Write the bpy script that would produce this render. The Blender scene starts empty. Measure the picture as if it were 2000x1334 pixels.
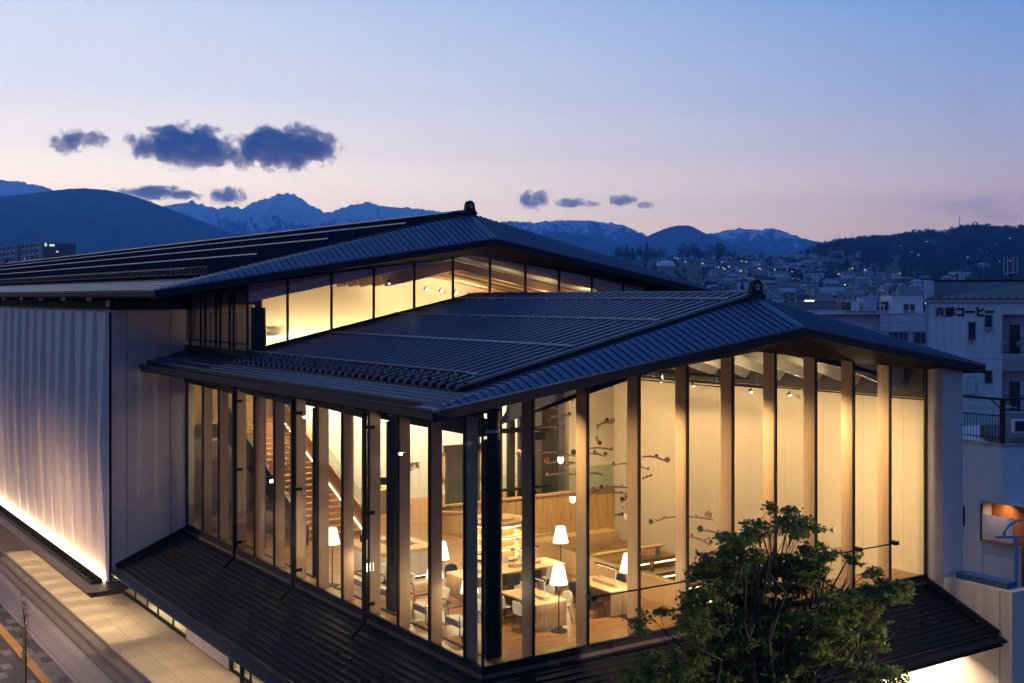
import bpy, bmesh, math, random
from mathutils import Vector, Matrix, Euler, noise
rnd = random.Random(7)
S = bpy.context.scene
COL = S.collection
# ------------------------------------------------------------------ camera
F_PX, HY = 2299.35, 580.0
TH = math.radians(34.0697)
CAM = Vector((-15.36, -23.97, 9.0))
RT = Vector((math.cos(TH), -math.sin(TH), 0)); FW = Vector((math.sin(TH), math.cos(TH), 0))
cd = bpy.data.cameras.new('camera'); cam = bpy.data.objects.new('camera', cd); COL.objects.link(cam)
cam.location = CAM; cam.rotation_euler = (math.pi/2, 0, -TH)
cd.sensor_width = 36; cd.lens = F_PX*36/2000; cd.shift_y = -87/2000
cd.clip_start = .5; cd.clip_end = 40000
S.camera = cam
# ------------------------------------------------------------------ dusk sky
W = bpy.data.worlds.new('World'); S.world = W; W.use_nodes = True
nt = W.node_tree; nt.nodes.clear(); N = nt.nodes.new; L = nt.links.new
def ramp(nt, stops, fac, interp='LINEAR'):
    r = nt.nodes.new('ShaderNodeValToRGB'); el = r.color_ramp.elements; r.color_ramp.interpolation = interp
    while len(el) < len(stops): el.new(.5)
    for e, (p, c) in zip(el, stops):
        e.position = p; e.color = (*c, 1) if len(c) == 3 else c
    nt.links.new(fac, r.inputs[0]); return r.outputs[0]
def math_(nt, op, a, b=None, clamp=False):
    n = nt.nodes.new('ShaderNodeMath'); n.operation = op; n.use_clamp = clamp
    for i, v in enumerate((a, b)):
        if v is None: continue
        if isinstance(v, (int, float)): n.inputs[i].default_value = v
        else: nt.links.new(v, n.inputs[i])
    return n.outputs[0]
tc = N('ShaderNodeTexCoord'); sep = N('ShaderNodeSeparateXYZ'); L(tc.outputs['Generated'], sep.inputs[0])
SUN_AZ = TH - math.radians(27)                       # the afterglow stands to the left of the view
sd = (math.sin(SUN_AZ), math.cos(SUN_AZ), 0)
flat = N('ShaderNodeVectorMath'); flat.operation = 'MULTIPLY'; flat.inputs[1].default_value = (1, 1, 0); L(tc.outputs['Generated'], flat.inputs[0])
nrm = N('ShaderNodeVectorMath'); nrm.operation = 'NORMALIZE'; L(flat.outputs[0], nrm.inputs[0])
dot = N('ShaderNodeVectorMath'); dot.operation = 'DOT_PRODUCT'; dot.inputs[1].default_value = sd; L(nrm.outputs[0], dot.inputs[0])
g = math_(nt, 'POWER', math_(nt, 'MULTIPLY_ADD', dot.outputs['Value'], .5), 7.5)
g.node.inputs[0].links[0].from_node.inputs[2].default_value = .5
zz = math_(nt, 'MAXIMUM', sep.outputs[2], 0.0)
zz = math_(nt, 'POWER', zz, .5)                      # finer steps near the horizon
HAZE, HTOP, HFAR = 2.2e-4, 610.0, 7100.0
SC_ = (.035, .10, .42)                                # light the haze itself sends back
def through(e, c):                                    # sky colour that still shows c after the haze in front of it
    t = math.exp(-HAZE*min(HFAR, HTOP/max(e, .01)))
    return (e**.5, tuple(max(.004, (v-k*(1-t))/t)/4 for v, k in zip(c, SC_)))
west = ramp(nt, [through(e, c) for e, c in ((0, (1.0, .75, .70)), (.05, (.99, .80, .77)), (.085, (.96, .82, .82)), (.12, (.88, .80, .86)), (.165, (.72, .72, .88)), (.24, (.57, .65, .87)), (.42, (.28, .40, .70)), (1, (.09, .18, .42)))], zz)
east = ramp(nt, [through(e, c) for e, c in ((0, (.30, .22, .40)), (.05, (.29, .22, .42)), (.085, (.25, .23, .46)), (.12, (.20, .25, .54)), (.165, (.14, .26, .60)), (.24, (.03, .21, .62)), (.45, (.04, .19, .52)), (1, (.09, .18, .42)))], zz)
mx = N('ShaderNodeMix'); mx.data_type = 'RGBA'; back = ramp(nt, [through(e, c) for e, c in ((0, (.09, .10, .36)), (.10, (.085, .13, .46)), (.24, (.06, .17, .52)), (.45, (.055, .17, .48)), (1, (.09, .18, .42)))], zz)
bk = N('ShaderNodeMapRange'); bk.interpolation_type = 'SMOOTHSTEP'; bk.inputs[1].default_value = -.25; bk.inputs[2].default_value = .62; L(dot.outputs['Value'], bk.inputs[0]); em = N('ShaderNodeMix'); em.data_type = 'RGBA'; L(bk.outputs[0], em.inputs[0]); L(back, em.inputs[6]); L(east, em.inputs[7])
L(g, mx.inputs[0]); L(em.outputs[2], mx.inputs[6]); L(west, mx.inputs[7])
# thin streaky unevenness of the dusk sky
mp = N('ShaderNodeMapping'); mp.inputs['Scale'].default_value = (1.5, 1.5, 9); L(tc.outputs['Generated'], mp.inputs[0])
sn = N('ShaderNodeTexNoise'); sn.inputs['Scale'].default_value = 2.2; sn.inputs['Detail'].default_value = 6; L(mp.outputs[0], sn.inputs[0])
sv = ramp(nt, [(.3, (.97, .97, .98)), (.7, (1.03, 1.03, 1.02))], sn.outputs[0])
mu = N('ShaderNodeMix'); mu.data_type = 'RGBA'; mu.blend_type = 'MULTIPLY'; mu.inputs[0].default_value = 1; L(mx.outputs[2], mu.inputs[6]); L(sv, mu.inputs[7])
bg = N('ShaderNodeBackground'); L(mu.outputs[2], bg.inputs[0]); bg.inputs[1].default_value = 4.0
wo = N('ShaderNodeOutputWorld'); L(bg.outputs[0], wo.inputs[0])
# the sun is already under the horizon: only a very weak, very soft afterglow comes from its side
sl = bpy.data.lights.new('sun', 'SUN'); sl.energy = .05; sl.angle = math.radians(40); sl.color = (1, .72, .55)
so = bpy.data.objects.new('sun', sl); COL.objects.link(so)
so.rotation_euler = (-Vector((sd[0], sd[1], .12))).to_track_quat('-Z', 'Y').to_euler()
# ------------------------------------------------------------------ render settings
V = S.view_settings; V.view_transform = 'Standard'; V.look = 'None'; V.gamma = 1; V.exposure = 0; V.use_curve_mapping = False
S.render.engine = 'CYCLES'; cy = S.cycles
cy.max_bounces = 7; cy.diffuse_bounces = 3; cy.glossy_bounces = 3; cy.transmission_bounces = 4; cy.transparent_max_bounces = 20; cy.volume_bounces = 1
cy.caustics_reflective = False; cy.caustics_refractive = False; cy.sample_clamp_indirect = 3.0; cy.use_light_tree = True
cy.use_denoising = True; cy.use_adaptive_sampling = True; cy.adaptive_threshold = .015; cy.volume_step_rate = .12; cy.volume_max_steps = 256
# ------------------------------------------------------------------ helpers
def at(px, py, d):
    """A point at depth d metres in front of the place the photograph was taken from."""
    return CAM + FW*d + RT*((px-1000)/F_PX*d) + Vector((0, 0, -(py-HY)/F_PX*d))
class M:
    def __init__(s): s.v = []; s.f = []; s.mi = []; s.cur = 0
    def add(s, vs, fs):
        o = len(s.v); s.v += [tuple(p) for p in vs]
        for f in fs: s.f.append([i+o for i in f]); s.mi.append(s.cur)
        return s
    def box(s, x0, x1, y0, y1, z0, z1):
        return s.add([(x0,y0,z0),(x1,y0,z0),(x1,y1,z0),(x0,y1,z0),(x0,y0,z1),(x1,y0,z1),(x1,y1,z1),(x0,y1,z1)],
                     [(3,2,1,0),(4,5,6,7),(0,1,5,4),(1,2,6,5),(2,3,7,6),(3,0,4,7)])
    def hexa(s, lo, hi):
        n = len(lo); vs = list(lo)+list(hi)
        return s.add(vs, [tuple(range(n))[::-1], tuple(range(n, 2*n))]+[(i, (i+1) % n, n+(i+1) % n, n+i) for i in range(n)])
    def prism(s, poly, ext):
        e = Vector(ext); return s.hexa([Vector(p) for p in poly], [Vector(p)+e for p in poly])
    def bar(s, a, b, w, h=None, up=(0, 0, 1)):
        a = Vector(a); b = Vector(b); h = h or w; t = (b-a).normalized(); u = Vector(up)
        if abs(t.dot(u)) > .98: u = Vector((1, 0, 0))
        r = t.cross(u).normalized()*w/2; n = r.cross(t).normalized()*h/2
        return s.hexa([a-r-n, a+r-n, a+r+n, a-r+n], [b-r-n, b+r-n, b+r+n, b-r+n])
    def tube(s, pts, r, n=6, cap=True):
        pts = [Vector(p) for p in pts]; rings = []; rr = r if isinstance(r, (list, tuple)) else [r]*len(pts)
        ref = Vector((0, 0, 1))
        for i, p in enumerate(pts):
            t = (pts[min(i+1, len(pts)-1)]-pts[max(i-1, 0)]).normalized()
            rf = ref if abs(t.dot(ref)) < .95 else Vector((1, 0, 0))
            a = t.cross(rf).normalized(); b = a.cross(t).normalized()
            rings.append([p+(a*math.cos(2*math.pi*k/n)+b*math.sin(2*math.pi*k/n))*rr[i] for k in range(n)])
        vs = [q for ring in rings for q in ring]; fs = []
        for i in range(len(pts)-1):
            for k in range(n): fs.append((i*n+k, i*n+(k+1) % n, (i+1)*n+(k+1) % n, (i+1)*n+k))
        if cap: fs += [tuple(range(n))[::-1], tuple(range((len(pts)-1)*n, len(pts)*n))]
        return s.add(vs, fs)
    def lathe(s, prof, c=(0, 0, 0), n=20, a0=0, a1=2*math.pi, sx=1, sy=1):
        full = abs(a1-a0-2*math.pi) < 1e-6; m = n if full else n+1; vs = []
        for r, z in prof:
            for k in range(m):
                a = a0+(a1-a0)*k/n; vs.append((c[0]+r*math.cos(a)*sx, c[1]+r*math.sin(a)*sy, c[2]+z))
        fs = []
        for i in range(len(prof)-1):
            for k in range(n): k2 = (k+1) % m; fs.append((i*m+k, i*m+k2, (i+1)*m+k2, (i+1)*m+k))
        if full:
            if prof[0][0] > 0: fs.append(tuple(range(m))[::-1])
            if prof[-1][0] > 0: fs.append(tuple(range((len(prof)-1)*m, len(prof)*m)))
        return s.add(vs, fs)
    def ball(s, c, r, n=12, m=8, sz=1):
        return s.lathe([(max(r*math.sin(math.pi*i/m), 1e-4), -r*sz*math.cos(math.pi*i/m)) for i in range(m+1)], c, n)
def ob(name, m, mat, parent=None, loc=None, smooth=False, **props):
    me = bpy.data.meshes.new(name); me.from_pydata(m.v, [], m.f)
    mats = mat if isinstance(mat, (list, tuple)) else [mat]
    for k in mats: me.materials.append(k)
    if len(mats) > 1: me.polygons.foreach_set('material_index', m.mi)
    bm = bmesh.new(); bm.from_mesh(me); bmesh.ops.recalc_face_normals(bm, faces=bm.faces)
    if smooth:
        for f in bm.faces: f.smooth = True
        for e in bm.edges:
            if len(e.link_faces) == 2 and e.calc_face_angle(0) > .7: e.smooth = False
    bm.to_mesh(me); bm.free(); me.update()
    o = bpy.data.objects.new(name, me); COL.objects.link(o)
    if loc is not None: o.location = loc
    if parent is not None: o.parent = parent
    for k, v in props.items(): o[k] = v
    return o
def inst(name, me, parent=None, loc=(0, 0, 0), rz=0, scale=None, **props):
    o = bpy.data.objects.new(name, me); COL.objects.link(o); o.location = loc; o.rotation_euler = (0, 0, rz)
    if scale is not None: o.scale = scale
    if parent is not None: o.parent = parent
    for k, v in props.items(): o[k] = v
    return o
def thing(name, label, cat, loc=(0, 0, 0), rz=0, group=None):
    o = bpy.data.objects.new(name, None); COL.objects.link(o); o.location = loc; o.rotation_euler = (0, 0, rz)
    o.empty_display_size = .2; o['label'] = label; o['category'] = cat
    if group: o['group'] = group
    return o
def kids(o): return [c for c in o.children]
def dup(root, loc, rz=0, label=None, group=None):
    r = root.copy(); COL.objects.link(r); r.location = loc; r.rotation_euler = (0, 0, rz)
    if label: r['label'] = label
    if group: r['group'] = group
    for ch in list(root.children):
        c = ch.copy(); COL.objects.link(c); c.parent = r
        for gch in list(ch.children):
            d = gch.copy(); COL.objects.link(d); d.parent = c
    return r
def spot(name, loc, target, power, angle=70, blend=.8, col=(1, .72, .40), size=.06):
    l = bpy.data.lights.new(name, 'SPOT'); l.energy = power; l.spot_size = math.radians(angle); l.spot_blend = blend; l.color = col; l.shadow_soft_size = size
    o = bpy.data.objects.new(name, l); COL.objects.link(o); o.location = loc
    o.rotation_euler = (Vector(target)-Vector(loc)).to_track_quat('-Z', 'Y').to_euler(); return o
def area(name, loc, target, power, sx, sy, col=(1, .72, .40), rz=0, spread=180):
    l = bpy.data.lights.new(name, 'AREA'); l.energy = power; l.shape = 'RECTANGLE'; l.size = sx; l.size_y = sy; l.color = col; l.spread = math.radians(spread)
    o = bpy.data.objects.new(name, l); COL.objects.link(o); o.location = loc
    o.rotation_euler = (Vector(target)-Vector(loc)).to_track_quat('-Z', 'Y').to_euler()
    if rz: o.rotation_euler.rotate_axis('Z', rz)
    return o
# ------------------------------------------------------------------ materials
def mat(name, base, rough=.6, metal=0, var=.12, scale=3, bump=0, bscale=60, emit=None, estr=0, stretch=(1, 1, 1), rvar=0, per=0, spec=None):
    m = bpy.data.materials.new(name); m.use_nodes = True; t = m.node_tree; b = t.nodes['Principled BSDF']
    b.inputs['Roughness'].default_value = rough; b.inputs['Metallic'].default_value = metal
    if spec is not None: b.inputs['Specular IOR Level'].default_value = spec
    co = t.nodes.new('ShaderNodeTexCoord'); mp = t.nodes.new('ShaderNodeMapping'); mp.inputs['Scale'].default_value = stretch
    t.links.new(co.outputs['Object'], mp.inputs[0])
    if var or per:
        n = t.nodes.new('ShaderNodeTexNoise'); n.inputs['Scale'].default_value = scale; n.inputs['Detail'].default_value = 6; n.inputs['Roughness'].default_value = .65
        t.links.new(mp.outputs[0], n.inputs[0])
        lo = tuple(c*(1-var) for c in base); hi = tuple(min(1, c*(1+var)) for c in base)
        c = ramp(t, [(.3, lo), (.7, hi)], n.outputs[0])
        if per:
            oi = t.nodes.new('ShaderNodeObjectInfo'); h = t.nodes.new('ShaderNodeHueSaturation')
            t.links.new(math_(t, 'MULTIPLY_ADD', oi.outputs['Random'], 2*per), h.inputs['Value']); h.inputs['Value'].links[0].from_node.inputs[2].default_value = 1-per
            t.links.new(c, h.inputs['Color']); c = h.outputs[0]
        t.links.new(c, b.inputs['Base Color'])
        if rvar: t.links.new(math_(t, 'MULTIPLY_ADD', n.outputs[0], rvar*2), b.inputs['Roughness']); b.inputs['Roughness'].links[0].from_node.inputs[2].default_value = rough-rvar
    else: b.inputs['Base Color'].default_value = (*base, 1)
    if bump:
        n2 = t.nodes.new('ShaderNodeTexNoise'); n2.inputs['Scale'].default_value = bscale; n2.inputs['Detail'].default_value = 4; t.links.new(mp.outputs[0], n2.inputs[0])
        bp = t.nodes.new('ShaderNodeBump'); bp.inputs['Strength'].default_value = bump; bp.inputs['Distance'].default_value = .02
        t.links.new(n2.outputs[0], bp.inputs['Height']); t.links.new(bp.outputs[0], b.inputs['Normal'])
    if emit: b.inputs['Emission Color'].default_value = (*emit, 1); b.inputs['Emission Strength'].default_value = estr
    return m
def glow(name, col, strength):
    m = bpy.data.materials.new(name); m.use_nodes = True; t = m.node_tree; t.nodes.clear()
    e = t.nodes.new('ShaderNodeEmission'); e.inputs[0].default_value = (*col, 1); e.inputs[1].default_value = strength
    o = t.nodes.new('ShaderNodeOutputMaterial'); t.links.new(e.outputs[0], o.inputs[0]); return m
def glass(name, tint=(.93, .95, .93), ior=1.45):
    m = bpy.data.materials.new(name); m.use_nodes = True; t = m.node_tree; t.nodes.clear()
    tr = t.nodes.new('ShaderNodeBsdfTransparent'); tr.inputs[0].default_value = (*tint, 1)
    gl = t.nodes.new('ShaderNodeBsdfGlossy'); gl.inputs['Roughness'].default_value = .0
    fr = t.nodes.new('ShaderNodeFresnel'); fr.inputs[0].default_value = ior; ge = t.nodes.new('ShaderNodeNewGeometry')
    fac = math_(t, 'MULTIPLY', math_(t, 'MULTIPLY', fr.outputs[0], math_(t, 'SUBTRACT', 1.0, ge.outputs['Backfacing'])), 1.6, True)   # only the outward skin mirrors; two skins of glass
    ms = t.nodes.new('ShaderNodeMixShader'); o = t.nodes.new('ShaderNodeOutputMaterial')
    t.links.new(fac, ms.inputs[0]); t.links.new(tr.outputs[0], ms.inputs[1]); t.links.new(gl.outputs[0], ms.inputs[2]); t.links.new(ms.outputs[0], o.inputs[0]); return m
def wood(name, a, b, grain=(2, 2, .25), scale=14, rough=.5, per=.06, boards=None, along='X'):
    """Wood: stretched grain, and for floors and claddings the single boards as a fine brick pattern."""
    m = bpy.data.materials.new(name); m.use_nodes = True; t = m.node_tree; bs = t.nodes['Principled BSDF']; bs.inputs['Roughness'].default_value = rough
    co = t.nodes.new('ShaderNodeTexCoord'); mp = t.nodes.new('ShaderNodeMapping'); mp.inputs['Scale'].default_value = grain; t.links.new(co.outputs['Object'], mp.inputs[0])
    n = t.nodes.new('ShaderNodeTexNoise'); n.inputs['Scale'].default_value = scale; n.inputs['Detail'].default_value = 7; n.inputs['Distortion'].default_value = .6; t.links.new(mp.outputs[0], n.inputs[0])
    c = ramp(t, [(.28, a), (.72, b)], n.outputs[0])
    oi = t.nodes.new('ShaderNodeObjectInfo'); h = t.nodes.new('ShaderNodeHueSaturation')
    v = math_(t, 'MULTIPLY_ADD', oi.outputs['Random'], 2*per); v.node.inputs[2].default_value = 1-per
    if boards:
        bk = t.nodes.new('ShaderNodeTexBrick'); mb = t.nodes.new('ShaderNodeMapping')
        if along == 'Y': mb.inputs['Rotation'].default_value = (0, 0, math.pi/2)
        if along == 'Z': mb.inputs['Rotation'].default_value = (math.pi/2, 0, math.pi/2)
        t.links.new(co.outputs['Object'], mb.inputs[0]); t.links.new(mb.outputs[0], bk.inputs[0])
        bk.inputs['Scale'].default_value = 1; bk.inputs['Brick Width'].default_value = boards[0]; bk.inputs['Row Height'].default_value = boards[1]; bk.inputs['Mortar Size'].default_value = .004
        bk.inputs['Color1'].default_value = (.72, .72, .72, 1); bk.inputs['Color2'].default_value = (1.12, 1.12, 1.12, 1); bk.inputs['Mortar'].default_value = (.45, .45, .45, 1)
        v = math_(t, 'MULTIPLY', v, bk.outputs[0])
    t.links.new(v, h.inputs['Value']); t.links.new(c, h.inputs['Color']); t.links.new(h.outputs[0], bs.inputs['Base Color'])
    t.links.new(math_(t, 'MULTIPLY_ADD', n.outputs[0], .2), bs.inputs['Roughness']); bs.inputs['Roughness'].links[0].from_node.inputs[2].default_value = rough-.1
    return m
mROOF = mat('dark_metal_roofing', (.042, .065, .125), .36, .7, .2, 1.2, .04, 8, rvar=.06, per=.08)
mROOF2 = mat('matt_metal_roofing', (.014, .017, .028), .95, 0, .2, 1.2, .04, 8, per=.08, spec=0)
mVERGE = mat('verge_metal', (.07, .13, .24), .42, .75, .12, 1.2, .03, 6, rvar=.05, per=.06)
mCANOPY = mat('canopy_metal', (.0055, .0055, .0075), .6, 0, .2, 1.5, .04, 8, rvar=.06, per=.12, spec=.25)
mBLACK = mat('black_steel', (.010, .010, .012), .5, 0, .15, 6, spec=.25)
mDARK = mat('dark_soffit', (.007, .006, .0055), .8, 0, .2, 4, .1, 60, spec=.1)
mGUTTER = mat('gutter_metal', (.10, .085, .08), .4, .6, .12, 2, rvar=.06)
mRAIL = mat('snow_rail_metal', (.42, .43, .48), .45, .5, .1, 5)
mCREAM = mat('cream_concrete_panel', (.52, .46, .43), .8, 0, .08, 2.5, .12, 90, per=.03)
mPLAST = mat('cream_plaster', (.60, .51, .38), .85, 0, .035, 3, .05, 60, per=.012)
mWHITE = mat('white_plaster', (.78, .75, .68), .8, 0, .05, 4)
mCEIL = mat('ceiling_plate', (.55, .52, .45), .8, 0, .10, 3, .06, 40, stretch=(1, 3, 1))
mGLASS = glass('window_glass')
mGUARD = glass('guard_glass', (.90, .95, .90), 1.4)
mFIN = wood('timber_fin', (.40, .26, .15), (.56, .38, .23), (14, 14, .5), 3, .45, .05)
mFLOOR = wood('oak_floor', (.22, .105, .035), (.34, .18, .068), (.6, 6, 6), 6, .30, 0, (1.8, .15), 'X')
mPANEL = wood('oak_panel', (.48, .30, .13), (.62, .41, .20), (9, 9, .5), 3, .5, .05)
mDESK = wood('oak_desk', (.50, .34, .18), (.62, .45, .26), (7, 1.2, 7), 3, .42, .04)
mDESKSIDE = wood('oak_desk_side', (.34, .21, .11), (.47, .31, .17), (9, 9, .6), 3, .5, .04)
mSTAIR = wood('stair_oak', (.34, .17, .06), (.46, .25, .10), (1.2, 6, 6), 4, .45, .05)
mPAVE = mat('granite_slab', (.36, .31, .25), .8, 0, .14, 6, .15, 120, per=.05)
mPAVE2 = mat('pale_granite', (.26, .24, .25), .8, 0, .16, 5, .15, 120, per=.06)
mSTEP = mat('dark_granite', (.13, .115, .115), .75, 0, .15, 6, .12, 120, per=.05)
mPAVD = mat('dark_paver', (.055, .052, .06), .85, 0, .2, 8, .15, 90, per=.15)
mPAVL = mat('grey_paver', (.14, .13, .135), .85, 0, .2, 8, .15, 90, per=.12)
mTACT = mat('ochre_tactile_paver', (.42, .24, .07), .8, 0, .15, 8, .1, 90, per=.08)
mASPH = mat('asphalt', (.05, .05, .052), .9, 0, .2, 20, .2, 200)
LED = glow('warm_led', (1, .74, .42), 14)
LEDS = glow('soft_led', (1, .72, .38), 7)
SHADE = glow('lamp_shade_glow', (1, .80, .54), 4.2)
LENS = glow('spot_lens', (1, .82, .58), 30)
# ================================================================== THE MUSEUM
MUS = thing('museum_building', 'large modern museum with dark gabled metal roofs and a glowing glass hall', 'museum')
ZG = -4.5
def gt(x): return 7.43-.112*(9.34-x) if x < 9.34 else 7.43-.101*(x-9.34)
MX = [0, 1.5, 3.21, 4.93, 6.65, 8.37, 10.08, 11.79, 13.48, 15.2, 16.96]
MY = [0, .85, 2.58, 4.29, 6.03, 7.73, 9.45, 11.15, 12.86, 14.6, 16.3, 18.06, 19.77, 21.53]
# ---------------------------------------------------------------- roofs
def lerp(a, b, t): return tuple(x+(y-x)*t for x, y in zip(a, b))
def build_roof(name, mDECK, xr, yf, yb, zr, s, E, Pk, E2, x_main, rails, pitch, gut_w, gut_y, rear_one_mesh=None, lattice=True, ymain0=None):
    """One gabled roof: ribbed panels on the left slope, a folded verge of seamed panels along the gable, gutter, fascia, ridge."""
    zroof = lambda x: zr-s*abs(xr-x)
    deck = M()
    # under-deck (closed slab below the panels) left and right
    yl = E[1]+.06
    deck.hexa([(E[0]+.35, yl, zroof(E[0]+.35)-.30), (xr, yf, zr-.30), (xr, yb, zr-.30), (E[0]+.35, yb, zroof(E[0]+.35)-.30)],
              [(E[0]+.35, yl, zroof(E[0]+.35)-.05), (xr, yf, zr-.05), (xr, yb, zr-.05), (E[0]+.35, yb, zroof(E[0]+.35)-.05)])
    deck.hexa([(xr, yf, zr-.30), (E2[0], yl, zroof(E2[0])-.30), (E2[0], yb, zroof(E2[0])-.30), (xr, yb, zr-.30)],
              [(xr, yf, zr-.02), (E2[0], yl, zroof(E2[0])-.0), (E2[0], yb, zroof(E2[0])-.0), (xr, yb, zr-.02)])
    R = ob(name, deck, mDECK, MUS)
    # ribbed panels, left slope: pan with a broad raised rib
    def panel(y0, y1, xa, xb, m):
        w = y1-y0; rw = w*.46; h = .14
        za, zb = zroof(xa), zroof(xb)
        pr = [(y0+.06, 0), (y0, .095), (y0+.05, h), (y0+rw-.05, h), (y0+rw, .095), (y0+rw-.06, 0)]
        m.hexa([(xa, y, za+z-.045) for y, z in ((y0, 0), (y1, 0))]+[(xb, y, zb-.045) for y in (y1, y0)],
               [(xa, y, za) for y in (y0, y1)]+[(xb, y, zb) for y in (y1, y0)])
        vs = [(xa, y, za+z) for y, z in pr]+[(xb, y, zb+z) for y, z in pr]
        m.add(vs, [(i, i+1, i+7, i+6) for i in range(5)]+[tuple(range(6)), tuple(range(6, 12))])
    y = yf-.02 if ymain0 is None else ymain0
    rear = M(); wall_y = 15.2
    while y < yb-.05:
        y1 = min(y+pitch, yb)
        if rear_one_mesh and y > rear_one_mesh: panel(y, y1, x_main, xr-.12, rear)
        else:
            m = M(); panel(y, y1, x_main, xr-.12, m); ob('roof_panel', m, mDECK, R)
        y = y1
    if rear.v: ob('roof_panel', rear, mDECK, R, kind='stuff')
    # dark upstand between the ribbed field and the verge
    e = M(); y0m = yf-.02 if ymain0 is None else ymain0
    e.bar((x_main-.05, y0m-.05, zroof(x_main)+.03), (xr, y0m-.05, zr+.03), .09, .14); e.bar((x_main-.03, y0m, zroof(x_main)+.0), (x_main-.03, yb, zroof(x_main)+.0), .05, .08); ob('roof_upstand', e, mBLACK, R)
    # verge: flat sliver then folded facet, one panel object each
    def verge(side):
        Ee = E if side < 0 else E2; n = int(abs(xr-Ee[0])/.235); Rr = (xr, yf, zr)
        for k in range(n):
            t0, t1 = k/n, (k+1)/n; m = M()
            f0, f1 = lerp(Rr, Ee, t0), lerp(Rr, Ee, t1); e0, e1 = lerp(Pk, Ee, t0), lerp(Pk, Ee, t1)
            b0 = (f0[0], max(yf-.07, f0[1]), f0[2]); b1 = (f1[0], yf-.07, f1[2])
            up = Vector((0, 0, .012))
            m.hexa([Vector(p)-up*3 for p in (f0, f1, e1, e0)], [Vector(p)+up for p in (f0, f1, e1, e0)])
            if yf-.07-f1[1] > .03: m.hexa([Vector(p)-up*3 for p in (b0, b1, f1, f0)], [Vector(p)+up for p in (b0, b1, f1, f0)])
            m.bar(Vector(f1)+Vector((0, 0, .025)), Vector(e1)+Vector((0, 0, .025)), .035, .05)
            if yf-.07-f1[1] > .03: m.bar(Vector(b1)+Vector((0, 0, .025)), Vector(f1)+Vector((0, 0, .025)), .035, .05)
            ob('verge_panel', m, mVERGE, R)
    verge(-1); verge(1)
    # seams running along the eave strip
    xs = [x_main-.06-(x_main-.06-(E[0]+.32))*i/4 for i in range(5)]
    for a, b in zip(xs, xs[1:]):
        yq = yf-.07-(xr-b)*0
        tt = (xr-b)/(xr-E[0]); ys = yf+(E[1]-yf)*tt+.03
        for ya, yc in zip([ys]+[ys+k*7.3 for k in range(1, 40)], [ys+k*7.3 for k in range(1, 41)]):
            if ya > yb-.1: break
            yc = min(yc, yb); m = M()
            m.hexa([(b, ya, zroof(b)-.05), (a, ya, zroof(a)-.05), (a, yc-.008, zroof(a)-.05), (b, yc-.008, zroof(b)-.05)], [(b, ya, zroof(b)-.0), (a, ya, zroof(a)-.0), (a, yc-.008, zroof(a)-.0), (b, yc-.008, zroof(b)-.0)])
            m.bar((b, ya, zroof(b)+.02), (b, yc-.008, zroof(b)+.02), .03, .045)
            ob('eave_panel', m, mVERGE, R)
    # gutter along the left eave
    gx = E[0]+.32; gz = zroof(gx); m = M()
    m.box(gx-.02, gx+.0, E[1]+.02, gut_y, gz-.12, gz-.02)
    m.hexa([(E[0]+.0, E[1], E[2]-.05), (gx, E[1], E[2]-.05), (gx, gut_y, E[2]-.05), (E[0], gut_y, E[2]-.05)], [(E[0], E[1], E[2]-.02), (gx, E[1], gz-.12), (gx, gut_y, gz-.12), (E[0], gut_y, E[2]-.02)])
    ob('gutter_trough', m, mBLACK, R)
    y = E[1]
    while y < gut_y:                                                # fascia of the gutter in lengths
        y1 = min(y+4.6, gut_y); m = M()
        m.hexa([(E[0]+.07, y, E[2]-gut_w), (E[0]+.11, y, E[2]-gut_w), (E[0]+.11, y1-.012, E[2]-gut_w), (E[0]+.07, y1-.012, E[2]-gut_w)], [(E[0]-.01, y, E[2]+.02), (E[0]+.03, y, E[2]+.02), (E[0]+.03, y1-.012, E[2]+.02), (E[0]-.01, y1-.012, E[2]+.02)])
        ob('gutter_fascia', m, mGUTTER, R); y = y1
    # black fascia under the gable edges
    m = M(); dz = Vector((0, 0, -.27))
    for a, b in ((E, Pk), (Pk, E2)):
        a, b = Vector(a), Vector(b); th = Vector((0, .05, 0))
        m.hexa([a+dz, b+dz, b+dz+th, a+dz+th], [a-Vector((0, 0, .03)), b-Vector((0, 0, .03)), b-Vector((0, 0, .03))+th, a-Vector((0, 0, .03))+th])
    ob('gable_fascia', m, mBLACK, R)
    m = M(); m.box(xr-.14, xr+.14, yf-.02, yb, zr-.02, zr+.10); m.tube([(xr, yf-.02, zr+.10), (xr, yb, zr+.10)], .075, 8); ob('ridge_cap', m, mROOF, R)
    # ridge ornament: rounded plate with a five petal emblem
    def ornament(yo, sgn):
        m = M(); z0 = zr+.02; n = 14
        prof = [(-.26, z0), (.26, z0), (.22, z0+.16)]+[(.20*math.cos(math.pi*k/n), z0+.28+.20*math.sin(math.pi*k/n)) for k in range(n+1)]+[(-.22, z0+.16)]
        m.prism([(xr+a, yo, b) for a, b in prof], (0, .16, 0))
        m.box(xr-.30, xr+.30, yo-.03, yo+.22, z0-.06, z0+.05)
        o = ob('ridge_ornament', m, mBLACK, R); em = M()
        for k in range(5):
            a = math.pi/2+2*math.pi*k/5; c = Vector((xr, yo-.012, z0+.27)); d = Vector((math.cos(a), 0, math.sin(a))); p = Vector((-d.z, 0, d.x))
            em.prism([c+d*.02, c+d*.07+p*.028, c+d*.115, c+d*.07-p*.028], (0, .01, 0))
        ob('emblem', em, mRAIL, o)
    ornament(yf-.10, 1)
    if yb > 50: ornament(yb-.1, 1)
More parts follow.
